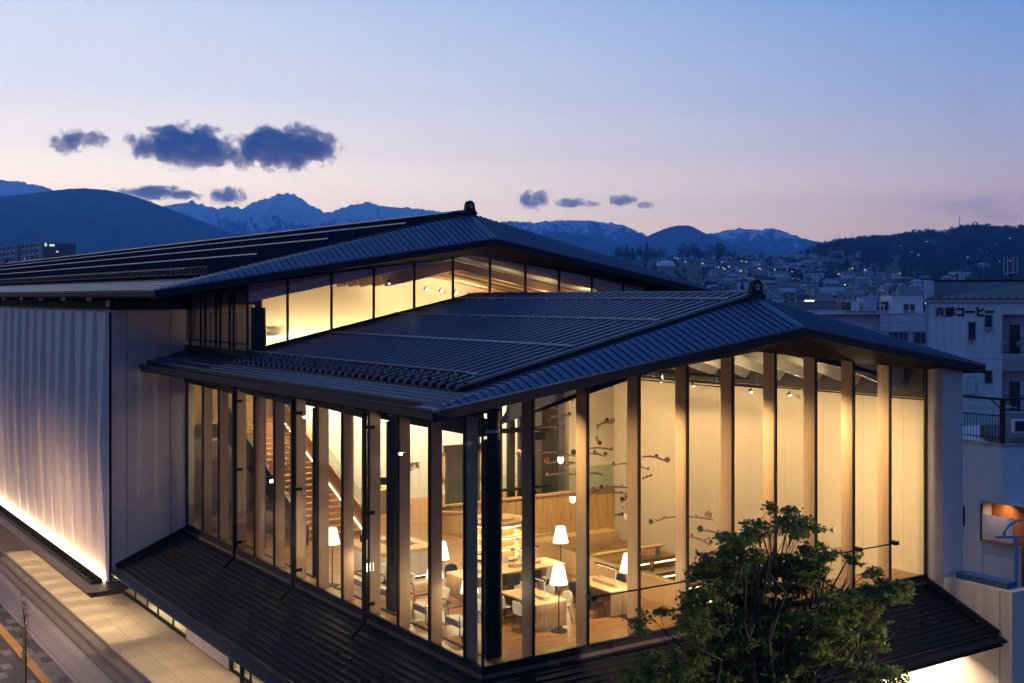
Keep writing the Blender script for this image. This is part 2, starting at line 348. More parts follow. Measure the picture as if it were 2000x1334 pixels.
    # snow rails and the lattice snow stop
    for (x, y0, y1) in rails:
        m = M(); zt = zroof(x)+.17
        m.bar((x, y0, zt), (x, y1, zt), .045, .045); yy = y0+.2
        while yy < y1: m.bar((x-.05, yy, zroof(x)), (x, yy, zt), .03, .03); yy += .86
        ob('snow_rail', m, mRAIL, R)
    if lattice:
        m = M(); x = x_main+.22; yy = max(yf, .15); z0 = zroof(x)+.09; ye = min(yb, 60)
        for hz in (.06, .30): m.bar((x, yy, z0+hz), (x, ye, z0+hz), .03)
        k = 0
        while yy < ye-.3:
            m.bar((x, yy, z0+.06), (x, yy+.215, z0+.30), .022); m.bar((x, yy+.215, z0+.30), (x, yy+.43, z0+.06), .022)
            if k % 2 == 0: m.bar((x+.05, yy, z0-.05), (x, yy, z0+.1), .05, .08)
            yy += .43; k += 1
        ob('snow_lattice', m, mBLACK, R)
    return R, zroof
ROOF1, zr1 = build_roof('lower_roof', mROOF, 9.34, .10, 15.18, 9.0, .2275, (-1.87, -.80, 6.41), (9.34, -1.71, 8.185), (18.98, -.80, 6.76), -.63,
    [(8.45, .3, 15.1), (5.9, .3, 15.1), (3.05, .4, 15.1), (.25, .6, 15.1)], .43, .235, 21.62)
# the strip of lower roof that runs on beside the upper storey
for k in range(15):
    m = M(); y = 15.19+k*.43; y1 = min(y+.43, 21.62)
    m.hexa([(-.63, y, zr1(-.63)-.3), (-.03, y, zr1(0)-.3), (-.03, y1, zr1(0)-.3), (-.63, y1, zr1(-.63)-.3)], [(-.63, y, zr1(-.63)), (-.03, y, zr1(0)), (-.03, y1, zr1(0)), (-.63, y1, zr1(-.63))])
    m.bar((-.63, y+.1, zr1(-.63)+.04), (-.03, y+.1, zr1(0)+.04), .18, .08); ob('roof_panel', m, mROOF, ROOF1)
for a, b in ((-.69, -1.12), (-1.12, -1.55)):
    m = M(); m.hexa([(b, 15.19, zr1(b)-.05), (a, 15.19, zr1(a)-.05), (a, 21.62, zr1(a)-.05), (b, 21.62, zr1(b)-.05)], [(b, 15.19, zr1(b)), (a, 15.19, zr1(a)), (a, 21.62, zr1(a)), (b, 21.62, zr1(b))])
    m.bar((b, 15.19, zr1(b)+.02), (b, 21.62, zr1(b)+.02), .03, .045); ob('eave_panel', m, mVERGE, ROOF1)
m = M(); m.hexa([(-1.55, 15.19, 6.22), (-.1, 15.19, 6.3), (-.1, 21.62, 6.3), (-1.55, 21.62, 6.22)], [(-1.55, 15.19, 6.40), (-.1, 15.19, 6.7), (-.1, 21.62, 6.7), (-1.55, 21.62, 6.40)]); ob('eave_board', m, mDARK, ROOF1)
ROOF2, zr2 = build_roof('upper_roof', mROOF2, 9.30, 15.5, 105.0, 12.3, .2477, (-3.5, 14.4, 9.22), (9.3, 13.66, 11.26), (22.1, 14.4, 9.16), -1.55,
    [(9.0, 16.5, 104), (7.0, 16.5, 100), (4.6, 18.5, 100), (2.1, 19.6, 100), (-.15, 21.3, 100)], .43, .20, 104.9, rear_one_mesh=55)
# soffits
m = M()
def soffit_line(E, Pk, E2, gl, dz=.27, y_in=-.0):
    pts = [E, Pk, E2]
    def edge(x):
        a, b = (E, Pk) if x < Pk[0] else (Pk, E2); t = (x-a[0])/(b[0]-a[0]); p = lerp(a, b, t); return (p[0], p[1]+.05, p[2]-dz)
    return edge
e1 = soffit_line((-1.87, -.80, 6.41), (9.34, -1.71, 8.185), (18.98, -.80, 6.76), None)
xsft = [-1.75, 0, 3, 6, 9.34, 12.5, 15, 16.96, 18.7]
def gts(x): return gt(max(0, min(16.96, x)))+(.0 if x < 17 else -.2)
for a, b in zip(xsft, xsft[1:]):
    lo = [e1(a), e1(b), (b, .04, gts(b)), (a, .04, gts(a))]; m.hexa(lo, [(p[0], p[1], p[2]+.05) for p in lo])
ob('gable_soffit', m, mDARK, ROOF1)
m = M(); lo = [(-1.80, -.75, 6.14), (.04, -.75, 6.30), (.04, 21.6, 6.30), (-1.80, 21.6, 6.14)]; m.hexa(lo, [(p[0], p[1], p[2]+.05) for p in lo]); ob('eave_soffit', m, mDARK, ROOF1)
e2 = soffit_line((-3.5, 14.4, 9.22), (9.3, 13.66, 11.26), (22.1, 14.4, 9.16), None)
def gtu(x): return 10.62-.128*abs(9.3-x)
m = M()
for a, b in zip([-3.4, 0, 3, 6, 9.3, 12, 15, 18.2, 22], [0, 3, 6, 9.3, 12, 15, 18.2, 22]):
    lo = [e2(a), e2(b), (b, 15.24, gtu(b)), (a, 15.24, gtu(a) if a > -1 else 8.9)]; m.hexa(lo, [(p[0], p[1], p[2]+.05) for p in lo])
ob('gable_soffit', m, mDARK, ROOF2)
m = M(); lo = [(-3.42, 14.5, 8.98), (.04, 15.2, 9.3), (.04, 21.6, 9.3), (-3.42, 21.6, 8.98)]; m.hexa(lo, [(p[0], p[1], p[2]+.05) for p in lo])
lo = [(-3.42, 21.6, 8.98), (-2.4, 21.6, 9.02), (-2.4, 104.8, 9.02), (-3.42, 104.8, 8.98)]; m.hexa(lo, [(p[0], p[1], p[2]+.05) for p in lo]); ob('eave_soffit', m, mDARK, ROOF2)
for k in range(20):
    m = M(); y = 23+k*4.1; m.box(-3.3, -2.5, y, y+.7, 8.86, 8.97); ob('eave_bracket', m, mBLACK, ROOF2)
# ---------------------------------------------------------------- glass hall facades
FR = ob('front_glazing', (lambda m: (m.box(-.07, 17.0, -.07, .05, -.12, 0), m.box(-.05, 17.0, -.03, .05, 0, .06), m)[2])(M()), mBLACK, MUS)
FL = ob('side_glazing', (lambda m: (m.box(-.05, .05, .05, 21.62, -.12, 0), m.box(-.03, .05, .05, 21.62, 0, .06), m)[2])(M()), mBLACK, MUS)
m = M(); m.box(-.09, .0, -.09, 21.6, -.34, -.12); m.box(0, 17.0, -.09, .0, -.34, -.12); ob('copper_skirting', m, mat('brown_skirting', (.16, .095, .06), .5, .2, .15, 3), MUS)
for x in MX:
    m = M(); w = .022 if x in (0, 16.96) else .028
    m.box(x-w, x+w, -.025, .04, .06, gt(x)-.0); ob('mullion', m, mBLACK, FR)
    if 0 < x < 16.9:
        m = M(); m.box(x-.032, x+.032, .045, .47, .0, gt(x)+.1); ob('timber_fin', m, mFIN, FR)
for a, b in zip(MX, MX[1:]):
    m = M(); a2, b2 = a+.05, b-.05; xs = [a2, b2] if not a2 < 9.34 < b2 else [a2, 9.34, b2]
    poly = [(a2, -.006, .05), (b2, -.006, .05)]+[(x, -.006, gt(x)) for x in xs[::-1]]
    m.prism(poly, (0, .012, 0)); ob('window_pane', m, mGLASS, FR)
for y in MY[1:]:
    m = M(); w = .032; m.box(-.025, .04, y-w, y+w, .06, 6.30); ob('mullion', m, mBLACK, FL)
    if y < 21: m = M(); m.box(.045, .37, y-.034, y+.034, 0, 6.32); fo = ob('timber_fin', m, mFIN, FL)
    if y < 6.1: m = M(); m.tube([(.28, y-.036, 6.05), (.28, y-.08, 6.05)], .05, 8); ob('bolt_cap', m, mBLACK, fo)
for a, b in zip(MY, MY[1:]):
    m = M(); m.box(-.006, .006, a+.05, b-.05, .05, 6.32); ob('window_pane', m, mGLASS, FL)
m = M(); m.box(.50, .58, .6, 21.4, .004, .03); ob('floor_grille', m, mBLACK, FL)
# drain pipes in front of the side glazing: sloping header, upright, kicked out shoe
for i, (yt, yb) in enumerate(((20.76, 15.66), (14.98, 10.58), (9.19, 5.64))):
    m = M(); x = -.34; m.bar((x, yt, 5.80), (x, yb, 5.68), .09, .14); m.box(x-.05, x+.05, yb-.09, yb+.03, -.15, 5.72)
    m.bar((x, yb-.03, -.1), (x-.42, yb-.10, -.42), .09, .11)
    for z in (.35, 2.9, 5.3): m.box(x, -.04, yb-.09, yb-.05, z, z+.10)
    ob('drain_pipe', m, mBLACK, FL)
# safety rail line outside the front glass
m = M(); m.tube([(3.21, -.20, 1.32), (6.65, -.20, 1.30), (10.08, -.2, 1.30), (15.2, -.2, 1.30)], .022, 6)
for x in (3.21, 6.65, 10.08, 13.48, 15.2): m.box(x-.09, x+.09, -.26, -.02, 1.25, 1.36)
ob('safety_rail', m, mBLACK, FR)
# ---------------------------------------------------------------- pier and wing wall on the right
PI = ob('side_pier', (lambda m: (m.box(17.0, 18.05, -.60, -.02, -.05, 6.86), m.box(17.12, 18.05, -.02, .4, -.05, 6.86), m)[2])(M()), mCREAM, MUS)
m = M(); m.box(17.0, 17.9, -2.60, -.61, ZG, .08); m.box(17.0, 17.9, -.60, .4, ZG, -.06); w = ob('wing_wall', m, mCREAM, MUS)
m = M(); m.box(17.0, 17.9, -3.02, -2.63, ZG, .08); ob('wing_wall_panel', m, mCREAM, w)
m = M(); m.tube([(17.0, -.62, .16), (16.98, -.62, .16), (16.98, -1.0, .16)], .018, 6); m.box(17.25, 17.75, -2.7, -.9, .08, .26); ob('parapet_cap', m, mVERGE, w)
m = M(); m.box(17.92, 18.6, .4, 15.1, ZG, 6.2); ob('rear_wall', m, mCREAM, MUS)
# ---------------------------------------------------------------- lower canopy roofs with mitred hip
CAN = ob('canopy_roof', (lambda m: (m.hexa([(-.08, -.08, -.42), (-.08, 21.62, -.42), (-2.6, 21.62, -1.50), (-2.6, -2.5, -1.50)], [(-.08, -.08, -.30), (-.08, 21.62, -.30), (-2.62, 21.62, -1.36), (-2.62, -2.53, -1.36)]),
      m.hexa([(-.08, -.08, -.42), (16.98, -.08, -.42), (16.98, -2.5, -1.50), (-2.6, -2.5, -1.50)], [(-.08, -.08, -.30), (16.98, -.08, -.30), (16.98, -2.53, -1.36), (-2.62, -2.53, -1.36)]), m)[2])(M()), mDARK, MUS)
def czL(x): return -.20+.432*x            # slope of the left canopy (x negative)
NS = 13
for k in range(NS):
    a, b = -.10-(2.52)*k/NS, -.10-(2.52)*(k+1)/NS; lap = .018
    cuts = [a, 3.4, 7.9, 12.3, 16.9, 21.62] if k % 2 else [a, 5.6, 10.1, 14.5, 18.9, 21.62]
    for j, (c0, c1) in enumerate(zip(cuts, cuts[1:])):
        m = M(); y0a, y0b = (a, b*.965) if j == 0 else (c0, c0)
        za, zb = czL(a)-.02, czL(b)+lap-.02; y1 = c1-.006
        m.hexa([(b, y0b, zb-.05), (a, y0a, za-.05), (a, y1, za-.05), (b, y1, zb-.05)], [(b, y0b, zb), (a, y0a, za), (a, y1, za), (b, y1, zb)])
        m.bar((a, y0a, za+.018), (a, y1, za+.018), .03, .045); ob('canopy_panel', m, mCANOPY, CAN)
    a2, b2 = a*.965, b*.965
    cuts = [a, 4.0, 8.6, 13.1, 16.96] if k % 2 else [a, 2.2, 6.4, 10.9, 16.96]
    for j, (c0, c1) in enumerate(zip(cuts, cuts[1:])):
        m = M(); x0a, x0b = (a, b) if j == 0 else (c0, c0); za, zb = czL(a)-.02, czL(b)+lap-.02; x1 = c1-.006
        m.hexa([(x0b, b2, zb-.05), (x0a, a2, za-.05), (x1, a2, za-.05), (x1, b2, zb-.05)], [(x0b, b2, zb), (x0a, a2, za), (x1, a2, za), (x1, b2, zb)])
        m.bar((x0a, a2, za+.018), (x1, a2, za+.018), .03, .045); ob('canopy_panel', m, mCANOPY, CAN)
m = M(); m.bar((-.1, -.1, -.22), (-2.62, -2.53, -1.31), .12, .06); ob('hip_cap', m, mCANOPY, CAN)
mFASC = mat('canopy_fascia', (.075, .085, .11), .30, .6, .08, 1.5, rvar=.05)
y = -2.83
while y < 21.6:
    y1 = min(y+3.65, 21.63); m = M(); yi = y if y > -2.8 else -2.6
    m.hexa([(-2.96, y, -1.53), (-2.64, yi, -1.46), (-2.64, y1-.008, -1.46), (-2.96, y1-.008, -1.53)], [(-2.96, y, -1.46), (-2.64, yi, -1.375), (-2.64, y1-.008, -1.375), (-2.96, y1-.008, -1.46)])
    ob('eave_fascia', m, mFASC, CAN); y = y1
m = M(); m.box(-2.66, -2.56, -2.55, 21.6, -1.46, -1.31); ob('eave_groove', m, mBLACK, CAN)
x = -2.96
while x < 17.2:
    x1 = min(x+4.1, 17.2); m = M(); xi = x if x > -2.9 else -2.7
    m.hexa([(x, -2.86, -1.46), (xi, -2.55, -1.42), (x1-.008, -2.55, -1.42), (x1-.008, -2.86, -1.46)], [(x, -2.86, -1.38), (xi, -2.55, -1.30), (x1-.008, -2.55, -1.30), (x1-.008, -2.86, -1.38)])
    ob('eave_fascia', m, mCANOPY, CAN); x = x1
m = M(); m.box(-2.6, 16.98, -2.57, -2.47, -1.42, -1.24); ob('eave_groove', m, mBLACK, CAN)
m = M(); m.bar((-.05, 21.58, -.1), (-2.75, 21.58, -1.24), .10, .16); ob('wall_flashing', m, mBLACK, CAN)
m = M(); m.bar((16.93, -.05, -.1), (16.93, -2.6, -1.2), .12, .14); ob('wall_flashing', m, mBLACK, CAN)
clip = M(); clip.box(-.03, .03, -.02, .02, 0, .06); clip.box(-.05, .05, -.01, .01, .03, .05); clip.bar((0, -.2, .055), (0, .2, .055), .01)
clip_me = ob('snow_clip', clip, mBLACK, CAN, loc=(-1.25, 20.9, czL(-1.25))).data
for r, x in enumerate((-1.25, -1.57)):
    for k in range(25):
        if r == 0 and k == 0: continue
        inst('snow_clip', clip_me, CAN, (x, 20.9-k*.86-.43*r, czL(x)+.01))
clip2 = M(); clip2.box(-.13, .13, -.05, .05, 0, .05); c2 = ob('snow_clip', clip2, mBLACK, CAN, loc=(16.2, -1.2, czL(-1.25)+.01)).data
for r, yy in enumerate((-1.2, -1.52)):
    for k in range(12):
        if r == 0 and k == 0: continue
        inst('snow_clip', c2, CAN, (16.2-k*.86-.43*r, yy, czL(yy*1.036)+.01))
# ---------------------------------------------------------------- left block: return wall, folded wall, ledge
RW = ob('return_wall', (lambda m: (m.box(-2.94, .0, 21.75, 22.3, -2.2, 9.0), m)[1])(M()), mBLACK, MUS)
for a, b in ((-2.985, -2.33), (-2.305, -.655), (-.63, -.025)):
    m = M(); m.box(a, b, 21.65, 21.75, -1.84, 8.50); ob('wall_panel', m, mCREAM, RW)
m = M(); m.box(-2.75, .12, 21.52, 21.64, 8.52, 9.12); ob('dark_beam', m, mBLACK, RW)
FW_ = ob('folded_wall', (lambda m: (m.box(-2.86, -2.4, 22.3, 105, ZG+2.3, 8.5), m)[1])(M()), mBLACK, MUS)
for k in range(46):
    y0 = 21.65+1.727*k; y1 = y0+1.727; m = M(); X0, XM = -2.99, -3.26-.05*math.sin(k*2.3); zt, zb, zm = 8.42, -1.83, 3.42-.07*math.sin(k*1.7)
    w = .02
    # crease at the near edge, folded out most at mid height; steep face towards the street end
    ye = y1-.02; jt, jm = .03*math.sin(k*3.1), .05*math.sin(k*1.9)
    A = [(X0, y0, zt), (X0, y0, zm), (X0, y0, zb)]; C = [(X0-.10, y0+.13+jt, zt), (XM, y0+.27+jm, zm), (X0-.05, y0+.09, zb)]; D = [(X0, ye, zt), (X0, ye, zm), (X0, ye, zb)]
    m.add(A+C+D, [(0, 1, 4, 3), (1, 2, 5, 4), (3, 4, 6), (4, 7, 6), (4, 8, 7), (4, 5, 8)])
    m.add([(X0+.1, y0, zt), (X0, y0, zt), C[0], (X0, ye, zt), (X0+.1, ye, zt), (X0+.1, y0, zb), (X0, y0, zb), C[2], (X0, ye, zb), (X0+.1, ye, zb)], [(0, 1, 2, 3, 4), (5, 6, 7, 8, 9), (3, 4, 9, 8), (0, 1, 6, 5), (0, 4, 9, 5)])
    ob('folded_panel', m, mCREAM, FW_)
m = M(); m.box(-2.98, -2.8, 21.66, 104, 8.52, 8.62); m.box(-2.8, -2.6, 21.66, 104, 8.62, 9.0); ob('wall_coping', m, mDARK, FW_)
LG = ob('entrance_ledge', (lambda m: (m.box(-4.08, -2.62, 20.47, 104, -1.92, -1.86), m.box(-3.95, -2.7, 20.55, 104, -2.06, -1.92), m)[2])(M()), mat('ledge_metal', (.10, .085, .075), .42, .4, .2, 2.5, .05, 12, rvar=.08), MUS)
m = M(); m.box(-3.14, -3.05, 21.95, 100, -1.84, -1.80); ob('led_strip', m, LED, LG)
m = M(); m.box(-3.20, -3.15, 21.9, 100, -1.86, -1.74); m.box(-3.58, -3.54, 21.9, 100, -1.86, -1.78); m.box(-3.58, -3.2, 21.86, 21.9, -1.86, -1.78); ch = ob('light_channel', m, mBLACK, LG)
lv = M(); lv.hexa([(-3.54, 0, 0), (-3.2, .06, 0), (-3.2, .16, 0), (-3.54, .1, 0)], [(-3.54, 0, .06), (-3.2, .03, .09), (-3.2, .1, .09), (-3.54, .07, .06)])
lvm = ob('channel_rib', lv, mCANOPY, LG, loc=(0, 22.1, -1.86)).data
for k in range(1, 90): inst('channel_rib', lvm, LG, (0, 22.1+k*.36, -1.86))
area('wall_wash', (-3.10, 42, -1.79), (-2.99, 42, 3), 1150, 40, .04, (1, .70, .38)).rotation_euler = (math.radians(180+8), 0, math.radians(90))
# ================================================================== INSIDE THE GLASS HALL (parts of the building)
m = M(); m.box(.05, 7.66, .05, 26, -.30, 0); m.box(7.66, 16.98, .05, 1.4, -.30, 0); m.box(7.66, 17.2, 15.95, 26, -.30, 0)
FLO = ob('hall_floor', m, mFLOOR, MUS)
m = M(); m.box(7.9, 16.98, 1.4, 15.9, -4.0, -3.9); ob('lower_floor', m, mFLOOR, MUS)
# side wall of panels on the far right
SW = ob('hall_side_wall', (lambda m: (m.box(17.03, 17.10, .1, 16.2, -4, 6.6), m)[1])(M()), mPLAST, MUS)
js = [.1, .88, 2.51, 4.28, 6.03, 7.77, 9.52, 11.25, 12.95, 14.65, 15.98]
for a, b in zip(js, js[1:]): m = M(); m.box(16.99, 17.03, a+.003, b-.003, -4, 5.66); ob('wall_panel', m, mPLAST, SW)
m = M(); m.box(16.9, 17.0, .1, 15.9, 5.66, 5.70); ob('wall_cap', m, mBLACK, SW)
# back wall: full height plaster on the right, oak clad balustrade on the left of it
BW = ob('hall_back_wall', (lambda m: (m.box(14.55, 17.0, 15.95, 16.2, .8, 6.9), m)[1])(M()), mPLAST, MUS)
WD = ob('oak_balustrade', (lambda m: (m.box(8.3, 16.98, 15.9, 15.97, -4, .72), m)[1])(M()), wood('oak_strip_wall', (.46, .27, .10), (.60, .38, .16), (10, 10, .35), 3, .5, 0, (.9, .085), 'Z'), MUS)
m = M(); m.box(8.3, 16.98, 15.82, 16.02, .72, .80); ob('balustrade_cap', m, mPANEL, WD)
for a, b in ((8.4, 10.9), (10.93, 13.4), (13.43, 16.9)): m = M(); m.box(a, b, 15.92, 15.935, .8, 1.75); ob('guard_pane', m, mGUARD, WD)
# sunken stepped seating
ST = ob('stepped_seating', (lambda m: (m.box(7.9, 16.98, 11.86, 15.9, -1.9, -1.46), m)[1])(M()), mFLOOR, MUS)
for k in range(5):
    m = M(); y1 = 11.86-.75*k; z = -1.46-.40*(k+1); m.box(7.9, 16.98, y1-.75, y1+.1, z-.5, z); ob('seating_step', m, mFLOOR, ST)
    m = M(); m.box(8.1, 16.9, y1-.012, y1-.004, z+.20, z+.25); ob('step_light', m, LEDS, ST)
m = M(); m.box(10.2, 16.6, 15.2, 15.9, -1.46, -.98); ob('block_bench', m, mPANEL, ST)
# parapet between the library floor and the seating pit
PP = ob('oak_parapet', (lambda m: (m.box(7.66, 7.82, 1.4, 9.6, -4, .66), m.box(7.66, 16.98, 1.32, 1.4, -4, .0), m)[2])(M()), mPANEL, MUS)
k = 0; y = 1.42
while y < 9.5:
    m = M(); m.box(7.635, 7.665, y, y+.178, .0, .655); ob('cladding_board', m, mPANEL, PP); y += .182
m = M(); m.box(7.62, 7.86, 1.4, 9.7, .66, .72); ob('parapet_cap', m, mPANEL, PP)
for a, b in ((1.4, 3.2), (3.22, 5.0), (5.02, 6.8), (6.82, 8.6), (8.62, 9.7)): m = M(); m.box(7.745, 7.757, a, b, .72, 1.22); ob('guard_pane', m, mGUARD, PP)
# parapet end, rounded, further back
m = M(); m.lathe([(.78, -.02), (.78, .74), (.70, .74)], (8.35, 15.15, 0), 28, math.radians(110), math.radians(330)); m.lathe([(.66, .74), (.84, .74), (.84, .80), (.66, .80)], (8.35, 15.15, 0), 28, math.radians(110), math.radians(330)); ob('rounded_parapet', m, mPANEL, MUS, smooth=True)
m = M(); m.lathe([(.74, .80), (.74, 1.45), (.752, 1.45), (.752, .80)], (8.35, 15.15, 0), 28, math.radians(110), math.radians(330)); ob('guard_pane', m, mGUARD, MUS, smooth=True)
# corridor behind, far wall, its panels and openings
CW = ob('corridor_wall', (lambda m: (m.box(5.2, 17.2, 22.1, 22.3, 0, 6.8), m)[1])(M()), mWHITE, MUS)
m = M(); m.box(11.75, 14.4, 22.02, 22.1, .74, .86); m.box(11.75, 14.4, 22.0, 22.1, 1.90, 1.96); CB = ob('wall_cabinet', m, mPANEL, CW)
for k in range(2): m = M(); m.box(11.78+1.31*k, 13.05+1.31*k, 22.05, 22.1, .87, 1.89); ob('cabinet_door', m, mPANEL, CB)
mGREY = mat('grey_metal_door', (.20, .19, .17), .5, .3, .1, 3); mLIFT = mat('dark_lift_frame', (.055, .05, .045), .5, .4, .1, 3)
LF = ob('lift_shaft', (lambda m: (m.box(13.6, 14.45, 16.6, 17.1, 0, 6.8), m)[1])(M()), mLIFT, MUS)
for x, w in ((12.9, .22), (12.55, .12), (12.0, .30), (11.55, .12)): m = M(); m.box(x, x+w, 16.7, 16.9, 0, 6.8); ob('lift_post', m, mLIFT, LF)
m = M(); m.box(11.6, 14.0, 16.55, 16.7, 3.35, 3.55); m.box(13.1, 13.6, 16.35, 16.8, 3.0, 3.3); ob('lift_beam', m, mBLACK, LF)
m = M(); m.box(11.5, 14.0, 16.5, 16.7, .95, 1.05); m.box(11.5, 13.4, 16.5, 16.7, .45, .58); m.box(12.4, 13.2, 16.4, 16.7, .58, .85); ob('lift_rail', m, mBLACK, LF)
m = M(); m.box(9.5, 11.0, 17.6, 17.7, 0, 2.6); DR = ob('service_door', m, mGREY, MUS)
m = M(); m.box(9.4, 11.6, 17.58, 17.72, 2.6, 2.9); m.box(11.0, 11.12, 17.58, 17.72, 0, 6.4); m.box(11.0, 11.06, 17.55, 17.6, 0, 2.6); ob('door_frame', m, mGREY, DR)
for x in (9.6, 12.6): m = M(); m.box(x, x+.04, 16.1, 16.14, 0, 2.2); ob('guard_post', m, mBLACK, MUS)
# high wall and ceiling over the left part
m = M(); m.box(.06, 5.2, 26, 26.2, 0, 7); m.box(5.2, 5.4, 22.3, 26, 0, 7); ob('stair_hall_wall', m, mWHITE, MUS)
m = M(); m.box(.5, 5.0, 24.9, 25.95, 3.55, 6.2); ob('oak_clad_fascia', m, mPANEL, MUS)
m = M(); m.box(.06, .3, 21.6, 26, 0, 7); ob('end_wall', m, mPLAST, MUS)
# wall lettering
def text(name, body, size, mt, parent, loc, rot, ext=.01, bold=0, align='CENTER', **props):
    c = bpy.data.curves.new(name, 'FONT'); c.body = body; c.size = size; c.extrude = ext; c.offset = bold; c.align_x = align; c.resolution_u = 3
    o = bpy.data.objects.new(name, c); COL.objects.link(o); o.location = loc; o.rotation_euler = rot
    c.materials.append(mt)
    bpy.context.view_layer.update(); dg = bpy.context.evaluated_depsgraph_get(); me = bpy.data.meshes.new_from_object(o.evaluated_get(dg)); bpy.data.objects.remove(o)
    o = bpy.data.objects.new(name, me); COL.objects.link(o); o.location = loc; o.rotation_euler = rot
    if not me.materials: me.materials.append(mt)
    if parent: o.parent = parent
    for k, v in props.items(): o[k] = v
    return o
mLET = mat('brass_letters', (.30, .19, .07), .4, .5, .05)
text('lettering', '常設展示室', .27, mLET, CW, (10.12, 22.085, 1.40), (math.pi/2, 0, 0), .008)
text('lettering', 'Permanent Exhibition Room', .085, mLET, CW, (9.98, 22.085, 1.27), (math.pi/2, 0, 0), .006)
# columns: fire clad shaft, neck and cap, with the dark beam they carry
for y in (.78, 5.97, 11.03, 16.1):
    m = M(); m.lathe([(.23, 0), (.23, 5.42), (.15, 5.42), (.15, 6.6)], (.80, y, 0), 24); c = ob('round_column', m, mBLACK, MUS, smooth=True)
    m = M(); m.lathe([(.16, 5.60), (.19, 5.60), (.19, 5.68), (.16, 5.68)], (.80, y, 0), 16); ob('column_cap', m, mRAIL, c)
m = M(); m.box(.66, .94, 1.2, 22, 5.45, 5.90); BM = ob('dark_beam', m, mBLACK, MUS)
for k in range(12): m = M(); m.box(.60, 1.0, 1.6+k*1.72, 1.9+k*1.72, 5.90, 6.02); ob('beam_bracket', m, mBLACK, BM)
# folded ceiling plates
def fin_z(x): return 5.45+.30*x if x < 9.3 else 5.87+.295*(17-x)
for y in [.88+1.71*k for k in range(9)]:                           # deep plates across the hall, one at every mullion
    rz_ = lambda x: 8.62-.2275*abs(9.34-x) if y > 1 else min(8.62-.2275*abs(9.34-x), gt(x)+.12)
    for poly in ([(1.05, fin_z(1.05)), (9.3, min(fin_z(9.3), 8.2)), (9.3, rz_(9.3)+.1), (1.7, max(rz_(1.7), fin_z(1.7)+.05))], [(9.3, min(fin_z(9.3), 8.2)), (16.62, fin_z(16.62)), (16.95, 6.25), (16.95, 6.85), (9.3, rz_(9.3)+.1)]):
        m = M(); m.prism([(a, y-.035-.0*b, b) for a, b in poly], (0, .07, 0)); ob('ceiling_plate', m, mCEIL, MUS)
m = M(); m.hexa([(.1, .5, 8.3-.2275*9.2), (9.34, .5, 8.55), (9.34, 15.9, 8.55), (.1, 15.9, 8.3-.2275*9.2)], [(.1, .5, 8.4-.2275*9.2), (9.34, .5, 8.62), (9.34, 15.9, 8.62), (.1, 15.9, 8.4-.2275*9.2)]); m.hexa([(9.34, .5, 8.55), (17, .5, 6.83), (17, 15.9, 6.83), (9.34, 15.9, 8.55)], [(9.34, .5, 8.62), (17, .5, 6.9), (17, 15.9, 6.9), (9.34, 15.9, 8.62)]); ob('ceiling_board', m, mCEIL, MUS)
m = M(); m.box(16.96, 17.02, .1, 15.9, 5.72, 6.9); ob('dark_wall_band', m, mat('dark_band', (.05, .043, .036), .8, 0, .1, 3), MUS)
# light tracks with spots
TR = []
for (x, y0, y1, z) in ((9.6, 2.0, 12.5, 6.62), (11.0, 2.0, 12.5, 6.45), (12.6, 2.6, 13.0, 6.05), (13.6, 5.5, 13.4, 5.85)):
    m = M(); m.box(x-.025, x+.025, y0, y1, z, z+.05); t = ob('light_track', m, mBLACK, MUS); TR.append(t)
    w = M()
    for yy in (y0+.6, (y0+y1)/2, y1-.6): w.tube([(x, yy, z+.05), (x, yy, z+.7)], .006, 4)
    ob('suspension_wire', w, mRAIL, t)
def spot_head(parent, p, tgt):
    p = Vector(p); d = (Vector(tgt)-p).normalized(); m = M(); m.tube([p-d*.10, p+d*.06], .055, 10); m.tube([p-d*.02, p+Vector((0, 0, .16))], .015, 5)
    h = ob('spot_head', m, mBLACK, parent); e = M(); e.tube([p+d*.06, p+d*.066], .04, 10); ob('spot_lens', e, LENS, h)
for i, (p, tg, pw) in enumerate((((16.4, 10.3, 5.55), (17, 8.5, 1), 0), ((16.4, 7.2, 5.5), (13, 1, 2), 0), ((16.4, 5.3, 5.5), (11, -4, 3), 0), ((16.4, 12.2, 5.6), (10, 4, 0), 0))): spot_head(SW, p, tg)
# ---- lamps: wall washers on the tracks, floor spots, corridor lights, added fin and plate fills
for y in (2.0, 5.3, 7.2, 10.3): spot('wall_cap_light', (16.2, y-.75, 5.75), (9.5, y+.1, 7.6), 420, 95, 1, (1, .72, .40), .05)
for x, p in ((1.2, 900), (4.6, 950), (8.0, 1150), (11.4, 1100)): spot('fin_fill_light', (x, 1.25, 6.0), (x+5.0, .2, 2.2), p, 80, 1, (1, .66, .34), .06)  # spots added near the glass to brighten the timber fins; no track there
for y in (2.59, 4.3, 6.01, 7.72, 9.43): spot('plate_fill_light', (13.0, y-1.1, 5.9), (16.2, y, 6.5), 120, 130, 1, (1, .74, .44), .1)  # these and the next pair are added to brighten the ceiling plates
for x in (3.5, 6.5): spot('plate_fill_light', (x, .6, 5.0), (x+.5, 6, 7.2), 260, 120, 1, (1, .72, .42), .1)
for y in (1.6, 4.6, 7.8, 11.0, 14.0): spot('wall_washer', (12.6, y, 6.2), (17, y, 1.6), 1150, 105, 1.0, (1, .69, .36), .10)
for (x, y) in ((3.2, 2.8), (5.8, 2.8), (4.4, 6.4), (2.4, 9.8), (6.2, 11.5), (3.2, 14.5)): spot('floor_spot', (x, y, 5.9), (x+.2, y+.4, 0), 1150, 95, .9, (1, .70, .38), .08)
for (x, y) in ((11, 13.4), (14.2, 13.2), (10.5, 9.5)): spot('pit_spot', (x, y-1, 5.9), (x, y+1.6, -1.4), 1500, 90, .9, (1, .70, .38), .08)
